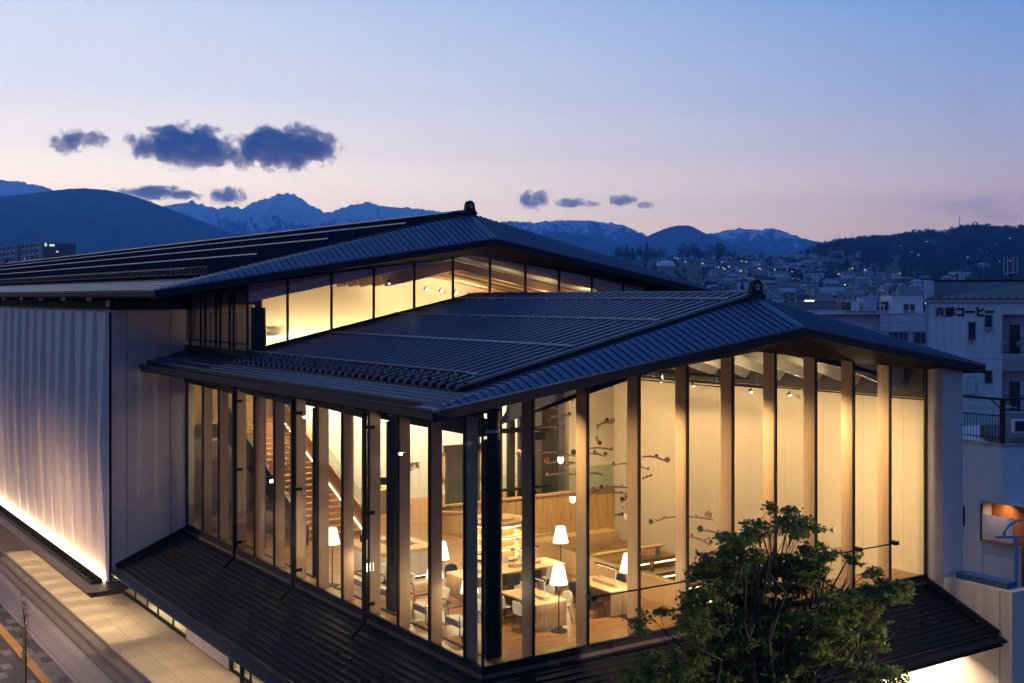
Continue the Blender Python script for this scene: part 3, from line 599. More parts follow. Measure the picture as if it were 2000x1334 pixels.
for (x, y) in ((9, 20.3), (12.0, 20.3), (15.2, 20.0), (5.6, 20.5)): area('corridor_light', (x, y, 6.55), (x, y+.6, 0), 620, 1.2, 1.2, (1, .78, .50))
area('stair_hall_light', (3.4, 21.5, 6.5), (3.4, 22.2, 0), 260, 1.5, 1.5, (1, .74, .45))
# ---- staircase
m = M(); m.hexa([(2.5, 16.2, -.05), (4.9, 16.2, -.05), (4.9, 24.4, 3.45), (2.5, 24.4, 3.45)], [(2.5, 16.2, .0), (4.9, 16.2, .0), (4.9, 24.4, 3.6), (2.5, 24.4, 3.6)]); SC = ob('staircase', m, mSTAIR, MUS)
n = 22; tr = 8.2/n; ri = 3.75/n
for k in range(n): m = M(); m.box(2.5, 4.9, 16.2+tr*k, 16.2+tr*(k+1)+.03, ri*k-.02, ri*(k+1)); ob('stair_tread', m, mSTAIR, SC)
for x, nm in ((4.92, 'stair_parapet'), (2.34, 'stair_parapet')):
    m = M(); lo = [(x, 15.6, -.0), (x+.14, 15.6, 0), (x+.14, 24.4, 3.30), (x, 24.4, 3.30)]; m.hexa(lo, [(x, 15.6, .72), (x+.14, 15.6, .72), (x+.14, 24.4, 4.75), (x, 24.4, 4.75)]); p = ob(nm, m, mSTAIR if x > 3 else mLIFT, SC)
    m = M(); m.hexa([(x+.06, 16.2, 1.02), (x+.07, 16.2, 1.02), (x+.07, 24.4, 4.80), (x+.06, 24.4, 4.80)], [(x+.06, 16.2, 1.55), (x+.07, 16.2, 1.55), (x+.07, 24.4, 5.35), (x+.06, 24.4, 5.35)]); ob('stair_guard', m, mGUARD, SC)
m = M(); m.bar((4.89, 16.1, .22), (4.89, 24.4, 4.02), .04, .04); ob('stair_light', m, LEDS, SC)
# ---------------------------------------------------------------- UPPER STOREY
UX = [0, 1.5, 3.21, 4.93, 6.65, 8.37, 10.08, 11.79, 13.48, 15.2, 16.9, 18.1]
UG = ob('upper_glazing', (lambda m: (m.hexa([(-.06, 15.16, 6.85), (9.34, 15.16, 8.9), (9.34, 15.30, 8.9), (-.06, 15.30, 6.85)], [(-.06, 15.16, 7.12), (9.34, 15.16, 9.16), (9.34, 15.30, 9.16), (-.06, 15.30, 7.12)]),
     m.hexa([(9.34, 15.16, 8.9), (18.2, 15.16, 6.9), (18.2, 15.30, 6.9), (9.34, 15.30, 8.9)], [(9.34, 15.16, 9.16), (18.2, 15.16, 7.1), (18.2, 15.30, 7.1), (9.34, 15.30, 9.16)]), m.box(-.07, .06, 15.3, 21.64, 6.72, 7.12), m)[3])(M()), mBLACK, MUS)
zb_ = lambda x: (zr1(x)+.1)
for x in UX:
    m = M(); m.box(x-.03, x+.03, 15.17, 15.27, zb_(x), max(gtu(x), 8.9)); ob('mullion', m, mBLACK, UG)
for a, b in zip(UX, UX[1:]):
    xs = [a, b] if not a < 9.3 < b else [a, 9.3, b]; m = M()
    m.prism([(x, 15.21, zb_(x)) for x in xs]+[(x, 15.21, gtu(x)+.1) for x in xs[::-1]], (0, .012, 0)); ob('window_pane', m, mGLASS, UG)
for y in (16.55, 16.95, 17.9, 18.35, 19.5, 20.0, 21.2):
    m = M(); m.box(-.03, .05, y-.022, y+.022, 7.1, 9.25); ob('mullion', m, mBLACK, UG)
for a, b in ((15.27, 16.95), (16.95, 18.35), (18.35, 20.0), (20.0, 21.6)): m = M(); m.box(-.006, .006, a, b, 7.12, 9.25); ob('window_pane', m, mGLASS, UG)
m = M(); m.box(-.02, .02, 15.3, 21.6, 7.32, 7.37); ob('sill_rail', m, mBLACK, UG)
m = M(); m.box(18.2, 21.3, 15.2, 15.4, 6.2, 8.9); m.box(21.1, 21.3, 15.4, 90, ZG, 8.9); UW = ob('upper_side_wall', m, mCREAM, MUS)
for a, b in ((18.22, 19.7), (19.73, 21.3)): m = M(); m.box(a, b, 15.16, 15.2, 6.2, 8.95); ob('wall_panel', m, mCREAM, UW)
m = M(); m.box(.02, 21.0, 15.35, 21.9, 6.71, 6.75); ob('upper_floor', m, mFLOOR, MUS)
m = M(); m.hexa([(2.35, 21.5, 6), (9.3, 21.5, 6), (9.3, 21.7, 6), (2.35, 21.7, 6)], [(2.35, 21.5, 10.0), (9.3, 21.5, 11.7), (9.3, 21.7, 11.7), (2.35, 21.7, 10.0)]); m.hexa([(9.3, 21.5, 6), (21.9, 21.5, 6), (21.9, 21.7, 6), (9.3, 21.7, 6)], [(9.3, 21.5, 11.7), (21.9, 21.5, 8.6), (21.9, 21.7, 8.6), (9.3, 21.7, 11.7)]); UB = ob('gallery_wall', m, mPLAST, MUS)
m = M(); m.box(.05, 2.33, 20.6, 20.8, 6, 9.6); PT = ob('gallery_partition', m, mPLAST, MUS)
m = M(); m.box(.62, 1.62, 20.57, 20.6, 6, 8.35); dd = ob('flush_door', m, mPLAST, PT); m = M(); m.box(.59, .62, 20.575, 20.6, 6, 8.38); m.box(1.62, 1.65, 20.575, 20.6, 6, 8.38); m.box(.59, 1.65, 20.575, 20.6, 8.35, 8.38); ob('door_frame', m, mBLACK, PT)
m = M(); m.lathe([(.26, 6), (.26, 8.62), (.13, 8.62), (.13, 9.3)], (.80, 16.2, 0), 24); uc = ob('round_column', m, mBLACK, MUS, smooth=True)
m = M(); m.box(.68, .92, 16.3, 20.5, 8.72, 8.95); m.box(.6, 1, 19.6, 20.4, 8.66, 8.72)
for k in range(6): m.box(.64, .96, 16.6+k*.7, 16.9+k*.7, 8.95, 9.03)
ob('dark_beam', m, mBLACK, MUS)
# gallery ceiling: sloping fins over a plaster plate
m = M(); z = lambda x: 11.0-.2*abs(9.3-x)
for x0, x1 in ((.05, 9.3), (9.3, 20.9)): m.hexa([(x0, 15.3, z(x0)-.35), (x1, 15.3, z(x1)-.35), (x1, 21.6, z(x1)-.7), (x0, 21.6, z(x0)-.7)], [(x0, 15.3, z(x0)), (x1, 15.3, z(x1)), (x1, 21.6, z(x1)), (x0, 21.6, z(x0))])
GC = ob('gallery_ceiling', m, mCEIL, MUS)
for k in range(5):
    y = 16.3+k*1.05; m = M()
    for x0, x1 in ((6.0, 9.3), (9.3, 17.0)): m.hexa([(x0, y, z(x0)-.95), (x1, y, z(x1)-.95), (x1, y+.5, z(x1)-.62), (x0, y+.5, z(x0)-.62)], [(x0, y, z(x0)-.9), (x1, y, z(x1)-.9), (x1, y+.5, z(x1)-.5), (x0, y+.5, z(x0)-.5)])
    ob('ceiling_fin', m, mPANEL, GC)
m = M(); m.box(2.5, 16, 21.05, 21.10, 6.76, 6.80); ob('floor_led', m, LED, UB)
area('gallery_uplight', (7.6, 21.0, 6.82), (7.6, 21.5, 9), 600, 10.2, .06, (1, .74, .42))
for x, y, zz_ in ((6.2, 16.4, 9.55), (7.1, 17.0, 9.7), (7.6, 17.6, 9.75), (8.5, 17.0, 9.9)): spot_head(GC, (x, y, zz_), (x-2, 12, 4))
for k in range(9): spot_head(GC, (10.2+k*.75, 20.5, 9.35-.08*k), (10.2+k*.75, 12, 8))
for x in (8.5, 11.5, 14.5): spot('gallery_spot', (x, 18.5, 9.2), (x+1, 21, 10.6), 650, 120, 1, (1, .72, .42), .1)
# small bright landscape picture standing at the foot of the gallery wall
def picture_mat():
    p = bpy.data.materials.new('landscape_print'); p.use_nodes = True; t = p.node_tree; b = t.nodes['Principled BSDF']; co = t.nodes.new('ShaderNodeTexCoord'); sp = t.nodes.new('ShaderNodeSeparateXYZ'); t.links.new(co.outputs['Object'], sp.inputs[0])
    nz = t.nodes.new('ShaderNodeTexNoise'); nz.inputs['Scale'].default_value = 5; t.links.new(co.outputs['Object'], nz.inputs[0])
    c = ramp(t, [(.0, (.10, .22, .05)), (.40, (.15, .3, .08)), (.5, (.7, .8, .85)), (.62, (.2, .45, .8)), (1, (.1, .3, .7))], math_(t, 'ADD', math_(t, 'MULTIPLY', sp.outputs[2], 1.0), math_(t, 'MULTIPLY', nz.outputs[0], .45)))
    t.links.new(c, b.inputs['Base Color']); return p
for x, p in ((5.5, 60), (9.0, 170), (11.6, 130), (13.6, 90), (15.6, 60)): spot('gallery_fill_light', (x, 15.75, 8.95), (x-.4, 18.3, 10.2), p, 130, 1, (1, .74, .44), .1)  # unseen spots added in front of the fins to brighten the gallery ceiling
m = M(); m.box(0, .75, 0, .03, -.2, .42); ob('landscape_panel', m, picture_mat(), loc=(3.3, 20.2, 7.1-.35+.0), label='small colourful landscape panel at the foot of the upper gallery wall', category='picture')
bpy.data.objects['landscape_panel'].location = (3.2, 21.3, 7.0)
m = M(); m.box(0, .75, .03, .12, -.3, -.1); ob('panel_plinth', m, mWHITE, bpy.data.objects['landscape_panel'])
# ---------------------------------------------------------------- GROUND FLOOR FRONT
GF = ob('ground_glazing', (lambda m: (m.box(.06, .16, 5, 17.05, ZG+.004, ZG+.06), m.box(.06, .16, 21.72, 60, ZG+.004, ZG+.06), m.box(.04, .18, 17.0, 17.06, ZG, -1.75), m)[3])(M()), mBLACK, MUS)
ys = [5, 6.7, 8.4, 10.1, 11.8, 13.3, 15.2, 17.0]
for a, b in zip(ys, ys[1:]):
    m = M(); m.box(.08, .15, a-.035, a+.035, ZG, -1.75); ob('mullion', m, mLIFT, GF); m = M(); m.box(.10, .112, a, b, ZG+.05, -1.8); ob('window_pane', m, mGLASS, GF)
ys = [21.78, 23.6, 25.6, 27.1, 28.83, 30.58, 32.3, 34, 35.7, 37.4, 39.1, 41]
for a, b in zip(ys, ys[1:]):
    m = M(); m.box(.08, .15, b-.03, b+.03, ZG, -2.1); ob('mullion', m, mLIFT, GF); m = M(); m.box(.10, .112, a, b, ZG+.05, -2.1); ob('window_pane', m, mGLASS, GF)
m = M(); m.box(.02, .35, 17.1, 21.74, ZG, -1.8); ob('ground_wall', m, mCREAM, MUS)
m = M(); m.lathe([(.08, ZG), (.08, -1.78)], (-.45, 14.55, 0), 14); ob('canopy_post', m, mBLACK, MUS, smooth=True)
m = M(); m.box(.12, 16.98, .1, 60, ZG-.02, ZG+.002); ob('ground_floor_inside', m, mWHITE, MUS)
m = M(); m.box(3.6, 3.8, 5, 60, ZG, -.4); m.box(.3, 3.8, 21.4, 21.55, ZG, -.4); ob('shop_wall', m, mWHITE, MUS)
SHV = ob('shop_shelf', (lambda m: (m.box(1.6, 2.1, 6, 14.2, -3.6, -3.55), m.box(1.6, 2.1, 6, 14.2, -2.9, -2.85), m.box(1.6, 1.65, 6, 14.2, ZG, -2.4), m)[3])(M()), mPANEL, MUS)
for k in range(24): m = M(); m.box(1.52, 1.58, 6.1+k*.34, 6.22+k*.34, ZG, -2.4); ob('timber_slat', m, mPANEL, SHV)
m = M(); m.box(.6, 1.2, 14.8, 16.7, -3.75, -3.68); m.box(.65, 1.15, 14.9, 16.6, ZG, -3.75); ob('window_counter', m, mPANEL, MUS)
for y in (22.7, 24.9, 26.9, 28.9): m = M(); m.box(.9, 1.6, y, y+.9, ZG, -3.4); ob('white_plinth', m, mWHITE, MUS)
for y in (9.5, 15.6): area('shop_light', (2.2, y, -1.95), (1.0, y, -4.5), 330, .8, 3, (1, .70, .36))
area('lobby_light', (2.2, 25.5, -2.15), (1.2, 25.5, -4.5), 380, .8, 6, (1, .74, .42))
# canopy and ledge soffits with their downlights
m = M(); m.box(-2.88, .1, -2.78, 21.6, -1.57, -1.54); m.box(.1, 16.95, -2.78, .0, -1.57, -1.54); ob('canopy_soffit', m, mDARK, CAN)
for k in range(6):
    y = 12.6+k*1.9; spot('downlight', (-1.5, y, -1.62), (-1.5, y, -5), 210, 70, .6, (1, .70, .36), .03)
for k in range(11):
    y = 22.1+k*1.9; spot('downlight', (-2.1, y, -2.1), (-2.1, y, -5), 260, 72, .6, (1, .70, .36), .03); 
# bright wall below the right canopy
m = M(); m.box(9, 16.98, -.02, .08, ZG, -1.8); BWL = ob('bright_front_wall', m, mWHITE, MUS)
for x in (11.2, 13.6): m = M(); m.box(x-.04, x+.04, -.16, -.03, ZG, -1.8); ob('mullion', m, mLIFT, BWL)
area('canopy_wash', (13.2, -.75, -1.86), (13.2, -.1, -3.6), 1100, 7.4, .12, (1, .74, .42))
m = M(); m.box(.16, 9, -.02, .08, ZG, -1.8); ob('front_base_wall', m, mCREAM, MUS)
# main body of the museum further back
m = M(); m.box(-2.39, 21, 32, 104, -2.0, 8.8); m.box(3.8, 21, 26.3, 104, -1.9, 8.8); ob('rear_block', m, mCREAM, MUS)
# ================================================================== FURNITURE OF THE READING ROOM
mLEG = mat('dark_tube_steel', (.03, .03, .032), .4, .5, .1, 5)
mCHC = mat('cream_shell', (.62, .57, .48), .55, 0, .06, 4); mCHD = mat('navy_shell', (.022, .03, .045), .55, 0, .1, 4)
mUPH = mat('beige_upholstery', (.50, .46, .40), .9, 0, .08, 30, .15, 300)
mTOPB = mat('black_inset', (.02, .02, .022), .25, 0, .1, 4); mPWHT = mat('white_counter_panel', (.70, .66, .60), .6, 0, .05, 3)
# ---- floor lamps
def floor_lamp(loc, label):
    t = thing('floor_lamp', label, 'floor lamp', loc, 0, 'floor lamps of the reading room')
    m = M(); m.lathe([(.23, 0), (.23, .018), (.20, .03), (.02, .03)], n=24); ob('base', m, mLEG, t, smooth=True)
    m = M(); m.tube([(0, 0, .02), (0, 0, 1.40)], .017, 8); ob('pole', m, mLEG, t, smooth=True)
    m = M(); m.lathe([(.245, 1.28), (.145, 1.755), (.125, 1.785), (.0005, 1.79)], n=28); m.lathe([(.235, 1.285), (.02, 1.30)], n=28); ob('lamp_shade', m, SHADE, t, smooth=True)
    m = M(); m.tube([(.16+.12*math.cos(a*.5), .24+.10*math.sin(a*.5), .015+.002*a) for a in range(14)], .012, 5); m.tube([(.1, .05, .03), (.16, .15, .02), (.28, .24, .015)], .012, 5); ob('cord', m, mBLACK, t, smooth=True)
    l = bpy.data.lights.new('lamp_light', 'POINT'); l.energy = 60; l.color = (1, .74, .44); l.shadow_soft_size = .12
    lo = bpy.data.objects.new('lamp_light', l); COL.objects.link(lo); lo.location = (0, 0, 1.18); lo.parent = t
    return t
L0 = floor_lamp((3.44, 1.58, 0), 'floor lamp with glowing white shade at the near end of the front desk')
for loc, lab in (((6.66, 5.86, 0), 'floor lamp whose shade rises right above the nearer one, beyond the long table'),
                 ((5.89, 1.61, 0), 'floor lamp half behind a timber fin at the right hand desk'),
                 ((2.35, 5.94, 0), 'floor lamp between the white island counter and the end of the long table'),
                 ((.95, 2.13, 0), 'floor lamp next to the armchair nearest the corner column'),
                 ((1.03, 4.06, 0), 'floor lamp between the two armchairs nearest the corner'),
                 ((.6, 9.66, 0), 'floor lamp beside the foot of the staircase, furthest left in the hall'),
                 ((.75, 7.38, 0), 'floor lamp seen between two mullions beside the left pair of armchairs')):
    o = dup(L0, loc, rnd.uniform(0, 6), lab)
# ---- desks
def desk(x0, x1, y0, y1, label, mid=False, along='Y'):
    t = thing('reading_desk', label, 'desk', ((x0+x1)/2, (y0+y1)/2, 0), 0, 'oak reading desks'); w, d = (x1-x0)/2, (y1-y0)/2
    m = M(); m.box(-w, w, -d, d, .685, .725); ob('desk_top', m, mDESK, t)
    if along == 'Y':
        ends = [(-d+.02, 1), (d-.02, -1)]; 
        for yy, s in ends:
            n = 8
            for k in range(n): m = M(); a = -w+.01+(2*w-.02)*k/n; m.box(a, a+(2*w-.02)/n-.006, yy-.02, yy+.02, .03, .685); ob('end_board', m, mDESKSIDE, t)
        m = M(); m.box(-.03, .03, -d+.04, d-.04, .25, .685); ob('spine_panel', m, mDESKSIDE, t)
    else:
        for xx in (-w+.02, w-.02):
            n = 8
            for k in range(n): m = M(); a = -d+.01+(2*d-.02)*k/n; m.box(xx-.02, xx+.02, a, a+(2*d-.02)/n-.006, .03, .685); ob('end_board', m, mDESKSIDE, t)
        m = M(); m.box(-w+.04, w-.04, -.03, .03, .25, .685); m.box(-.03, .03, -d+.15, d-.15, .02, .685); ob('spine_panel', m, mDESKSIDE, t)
    return t
desk(2.88, 3.92, 1.84, 3.62, 'oak desk with cream chairs on both sides in front of the near lamp')
desk(5.42, 6.46, 1.80, 3.6, 'oak desk with dark chairs beside the parapet, right of the near lamp')
desk(2.85, 6.52, 5.38, 6.5, 'long oak table across the room behind the corner column', along='X')
def desk_light(x, y, rz, label):
    t = thing('desk_light', label, 'desk lamp', (x, y, .726), rz, 'reading lights on the desks'); m = M(); n = 10
    pr = [(.13*math.cos(a), .45+.13*math.sin(a)) for a in [math.pi*k/n for k in range(n+1)]]+[(.13*math.cos(a), -.45+.13*math.sin(a)) for a in [math.pi+math.pi*k/n for k in range(n+1)]]
    m.prism([(a, b, 0) for a, b in pr], (0, 0, .10)); ob('base', m, mDESK, t)
    m = M(); m.box(-.012, .012, .39, .415, .1, .50); m.box(-.012, .012, -.415, -.39, .1, .50); ob('post', m, mRAIL, t)
    m = M(); m.box(-.03, .03, -.52, .52, .50, .53); ob('light_bar', m, mLEG, t); m = M(); m.box(-.02, .02, -.40, .40, .494, .4995); ob('led_line', m, glow('desk_led', (1, .78, .45), 16) if 'desk_led' not in bpy.data.materials else bpy.data.materials['desk_led'], t)
    return t
d0 = desk_light(3.42, 2.62, 0, 'reading light on the desk with the cream chairs')
dup(d0, (5.92, 2.62, .726), 0, 'reading light on the desk beside the parapet'); dup(d0, (5.35, 5.94, .726), math.pi/2, 'reading light on the right half of the long table'); dup(d0, (3.75, 5.94, .726), math.pi/2, 'reading light on the left half of the long table')
# ---- shell chairs
def shell_chair(loc, rz, cream, label, group):
    t = thing('shell_chair', label, 'chair', loc, rz, group); mt = mCHC if cream else mCHD
    def sheet(rows, th):
        m = M(); n = len(rows[0]); vs = []
        for r in rows: vs += r
        lo = [(a, b, c-th) for a, b, c in vs]; o = len(vs); fs = []
        R = len(rows)
        for i in range(R-1):
            for j in range(n-1): q = (i*n+j, i*n+j+1, (i+1)*n+j+1, (i+1)*n+j); fs.append(q); fs.append(tuple(k+o for k in q[::-1]))
        ring = [j for j in range(n)]+[i*n+n-1 for i in range(1, R)]+[(R-1)*n+j for j in range(n-2, -1, -1)]+[i*n for i in range(R-2, 0, -1)]
        for a, b in zip(ring, ring[1:]+ring[:1]): fs.append((a, b, b+o, a+o))
        return m.add(vs+lo, fs)
    seat = []; back = []
    for i in range(6):
        v = -.22+.40*i/5; hw = .22+.02*math.sin(math.pi*i/5); seat.append([(hw*math.cos(math.pi*(1-j/6)), v, .445+.025*abs(math.cos(math.pi*j/6))**2-.02*(i == 0)) for j in range(7)])
    ob('seat', sheet(seat, .022), mt, t, smooth=True)
    for i in range(6):
        hgt = .36*i/5; hw = (.215-.0*i) if i < 4 else (.205 if i == 4 else .16); back.append([(hw*math.cos(math.pi*(1-j/6)), .19+.05*i/5-.05*abs(math.cos(math.pi*j/6))**2, .45+hgt-(0 if i < 5 else .01*abs(j-3))) for j in range(7)])
    m = sheet(back, .0); b2 = M()
    vs = [p for r in back for p in r]; o = len(vs); fs = []; n = 7; R = 6
    for i in range(R-1):
        for j in range(n-1): q = (i*n+j, i*n+j+1, (i+1)*n+j+1, (i+1)*n+j); fs.append(q); fs.append(tuple(k+o for k in q[::-1]))
    ring = [j for j in range(n)]+[i*n+n-1 for i in range(1, R)]+[(R-1)*n+j for j in range(n-2, -1, -1)]+[i*n for i in range(R-2, 0, -1)]
    for a, b in zip(ring, ring[1:]+ring[:1]): fs.append((a, b, b+o, a+o))
    b2.add(vs+[(a, b+.022, c) for a, b, c in vs], fs); ob('backrest', b2, mt, t, smooth=True)
    for sx in (-1, 1):
        for sy in (-1, 1): m = M(); m.tube([(sx*.13, sy*.11, .43), (sx*.21, sy*.20, 0)], .010, 6); ob('leg', m, mLEG, t, smooth=True)
    return t
H = math.pi/2
CG, DG = 'cream shell chairs in the reading room', 'navy shell chairs in the reading room'
# backrest is on the chair's +Y side; rz turns it
cc = shell_chair((2.72, 2.25, 0), H, True, 'cream shell chair on the left of the near desk, closest to the glass', CG)
for loc, rz, lab in (((2.74, 3.15, 0), H+.1, 'cream shell chair on the left of the near desk, second from the glass'), ((4.12, 2.35, 0), -H, 'cream chair back showing over the near desk beside the lamp pole'), ((4.10, 3.15, 0), -H, 'cream chair back showing over the far half of the near desk'),
                     ((5.75, 5.12, 0), math.pi-.35, 'cream chair turned sideways under the right end of the long table'), ((5.2, 6.75, 0), 0, 'cream chair behind the long table near its middle'), ((5.95, 6.75, 0), .05, 'cream chair behind the right part of the long table')): dup(cc, loc, rz, lab, CG)
dc = shell_chair((3.55, 5.12, 0), math.pi, False, 'navy chair in front of the long table, left of the corner column', DG)
for loc, rz, lab in (((4.28, 5.14, 0), math.pi, 'navy chair in front of the long table, right of the corner column'), ((5.02, 5.1, 0), math.pi+.2, 'navy chair in front of the long table near its centre panel'), ((3.3, 6.78, 0), 0, 'navy chair back behind the left end of the long table'), ((4.0, 6.76, 0), 0, 'navy chair behind the long table beside its left reading light'),
                     ((5.25, 2.25, 0), H-.1, 'navy chair left of the right hand desk, nearer the glass'), ((5.25, 3.1, 0), H, 'navy chair left of the right hand desk, further from the glass'), ((6.62, 3.05, 0), -H, 'navy chair back behind the right hand desk reading light')): dup(dc, loc, rz, lab, DG)
# ---- armchairs
def armchair(loc, rz, label):
    t = thing('lounge_armchair', label, 'armchair', loc, rz, 'armchairs along the side glazing'); m = M()
    m.hexa([(-.34, -.34, .20), (.34, -.34, .20), (.30, .30, .20), (-.30, .30, .20)], [(-.34, -.36, .42), (.34, -.36, .42), (.32, .32, .37), (-.32, .32, .37)]); s = ob('seat', m, mUPH, t)
    bv = s.modifiers.new('b', 'BEVEL'); bv.width = .05; bv.segments = 3
    m = M(); m.hexa([(-.31, .24, .36), (.31, .24, .36), (.31, .40, .34), (-.31, .40, .34)], [(-.30, .40, .82), (.30, .40, .82), (.30, .54, .80), (-.30, .54, .80)]); b = ob('backrest', m, mUPH, t)
    bv = b.modifiers.new('b', 'BEVEL'); bv.width = .05; bv.segments = 3
    for sx in (-1, 1):
        m = M(); x = sx*.365; m.tube([(x, -.32, 0), (x, -.32, .50), (x, -.28, .56), (x, .30, .56), (x, .36, .50), (x, .42, 0)], .012, 6); ob('arm_frame', m, mLEG, t, smooth=True)
        m = M(); m.box(x-.02, x+.02, -.22, .26, .565, .585); ob('armrest', m, mLEG, t)
    m = M(); m.bar((-.365, -.30, .22), (.365, -.30, .22), .02); m.bar((-.365, .36, .24), (.365, .36, .24), .02); ob('stretcher', m, mLEG, t)
    return t
a0 = armchair((1.30, 3.04, 0), -H, 'beige armchair with black tube frame nearest the corner column')
for loc, rz, lab in (((1.24, 4.72, 0), -H, 'beige armchair with black tube frame, second from the corner column'), ((1.28, 6.75, 0), -H+.15, 'beige armchair partly behind the second column'), ((1.16, 8.3, 0), -H, 'beige armchair furthest from the corner, left of the second column')): dup(a0, loc, rz, lab)
st = thing('side_table', 'small round side table between the armchairs', 'side table', (1.35, 3.88, 0)); m = M(); m.lathe([(.2, .48), (.2, .5), (.0005, .5)], n=20); ob('table_top', m, mLEG, st); m = M(); m.tube([(0, 0, 0), (0, 0, .48)], .015); m.lathe([(.15, 0), (.15, .015), (.01, .015)], n=16); ob('stem', m, mLEG, st)
# ---- island counter with glowing base
t = thing('island_counter', 'white island counter with oak top and a light glowing along its foot', 'counter', (2.75, 9.9, 0)); n = 8
def rrect(w, d, r): return [(sx*(w-r)+r*math.cos(a), sy*(d-r)+r*math.sin(a)) for sx, sy, a0 in ((1, 1, 0), (-1, 1, H), (-1, -1, 2*H), (1, -1, 3*H)) for a in [a0+H*k/n for k in range(n+1)]]
m = M(); m.prism([(a, b, .12) for a, b in rrect(1.05, 1.15, .25)], (0, 0, .76)); ob('body', m, mPWHT, t)
m = M(); m.prism([(a, b, .0) for a, b in rrect(.93, 1.03, .22)], (0, 0, .12)); ob('plinth', m, mBLACK, t)
m = M(); m.prism([(a, b, .88) for a, b in rrect(1.10, 1.20, .3)], (0, 0, .12)); ob('counter_top', m, mPANEL, t)
m = M(); m.box(-.2, .75, -.55, .6, 1.0, 1.008); ob('dark_inset', m, mTOPB, t)
m = M(); m.prism([(a, b, .095) for a, b in rrect(1.0, 1.10, .22)], (0, 0, .024)); ob('foot_light', m, glow('foot_light', (1, .76, .42), 12), t)
sc = thing('counter_screen', 'small dark screen standing on the island counter', 'screen', (2.0, 10.2, 1.0)); m = M(); m.box(-.16, .16, -.01, .01, .1, .32); ob('panel', m, mBLACK, sc); m = M(); m.box(-.02, .02, -.01, .01, 0, .1); m.box(-.08, .08, -.05, .05, 0, .01); ob('stand', m, mBLACK, sc)
# ---- drum bookshelf
t = thing('drum_bookshelf', 'round oak shelf unit with lit curved shelves at the parapet', 'bookshelf', (7.05, 10.15, 0))
m = M(); m.lathe([(.62, 0), (.62, 1.38)], n=28); ob('core', m, mPANEL, t, smooth=True)
for k, z in enumerate((.04, .42, .80)):
    m = M(); m.lathe([(.6, z), (.95, z), (.95, z+.035), (.6, z+.035)], n=32); s = ob('shelf', m, mPANEL, t, smooth=True)
    m = M(); m.lathe([(.70, z+.345), (.90, z+.345), (.90, z+.355), (.70, z+.355)], n=32); ob('shelf_light', m, glow('shelf_light', (1, .76, .42), 9) if k == 0 else bpy.data.materials['shelf_light'], s)
m = M(); m.lathe([(.0005, 1.20), (1.0, 1.20), (1.0, 1.32), (.0005, 1.32)], n=36); ob('top', m, mDESK, t, smooth=True)
# ---- reception counter and monitor
t = thing('reception_counter', 'white reception counter with oak top in front of the far wall', 'counter', (8.0, 20.2, 0)); m = M()
m.prism([(a, b, 0) for a, b in rrect(.85, .6, .3)], (0, 0, .92)); ob('body', m, mPWHT, t); m = M(); m.prism([(a, b, .92) for a, b in rrect(.9, .65, .33)], (0, 0, .06)); ob('counter_top', m, mPANEL, t)
t = thing('desk_monitor', 'black monitor on the reception counter', 'monitor', (7.75, 20.1, .98), -.5); m = M(); m.box(-.26, .26, -.015, .015, .12, .44); ob('screen', m, mBLACK, t); m = M(); m.box(-.03, .03, -.01, .03, 0, .2); m.box(-.12, .12, -.08, .08, 0, .012); ob('stand', m, mBLACK, t)
# ---- long slim benches on the stepped seating
def slim_bench(p0, p1, z, label):
    p0, p1 = Vector((*p0, z)), Vector((*p1, z)); t = thing('slim_bench', label, 'bench', p0); m = M(); d = p1-p0; m.bar((0, 0, .42), (d.x, d.y, .42), .34, .055); ob('seat', m, mPANEL, t)
    for f in (.06, .94): m = M(); q = d*f; m.box(q.x-.03, q.x+.03, q.y-.12, q.y+.12, 0, .39); ob('leg', m, mRAIL, t)
slim_bench((12.9, 12.15), (16.4, 12.15), -1.46, 'slim oak bench on the upper step against the side wall')
slim_bench((8.9, 12.15), (11.9, 12.15), -1.46, 'slim oak bench on the upper step nearer the oak parapet')
t = thing('floor_cushion_stool', 'white padded stool behind the glass guard of the parapet', 'stool', (9.7, 13.1, -1.46)); m = M(); m.lathe([(.24, .08), (.26, .12), (.26, .38), (.22, .44), (.0005, .45)], n=20); ob('seat', m, mCHC, t, smooth=True); m = M(); m.lathe([(.2, 0), (.2, .08)], n=16); ob('base', m, mLEG, t)
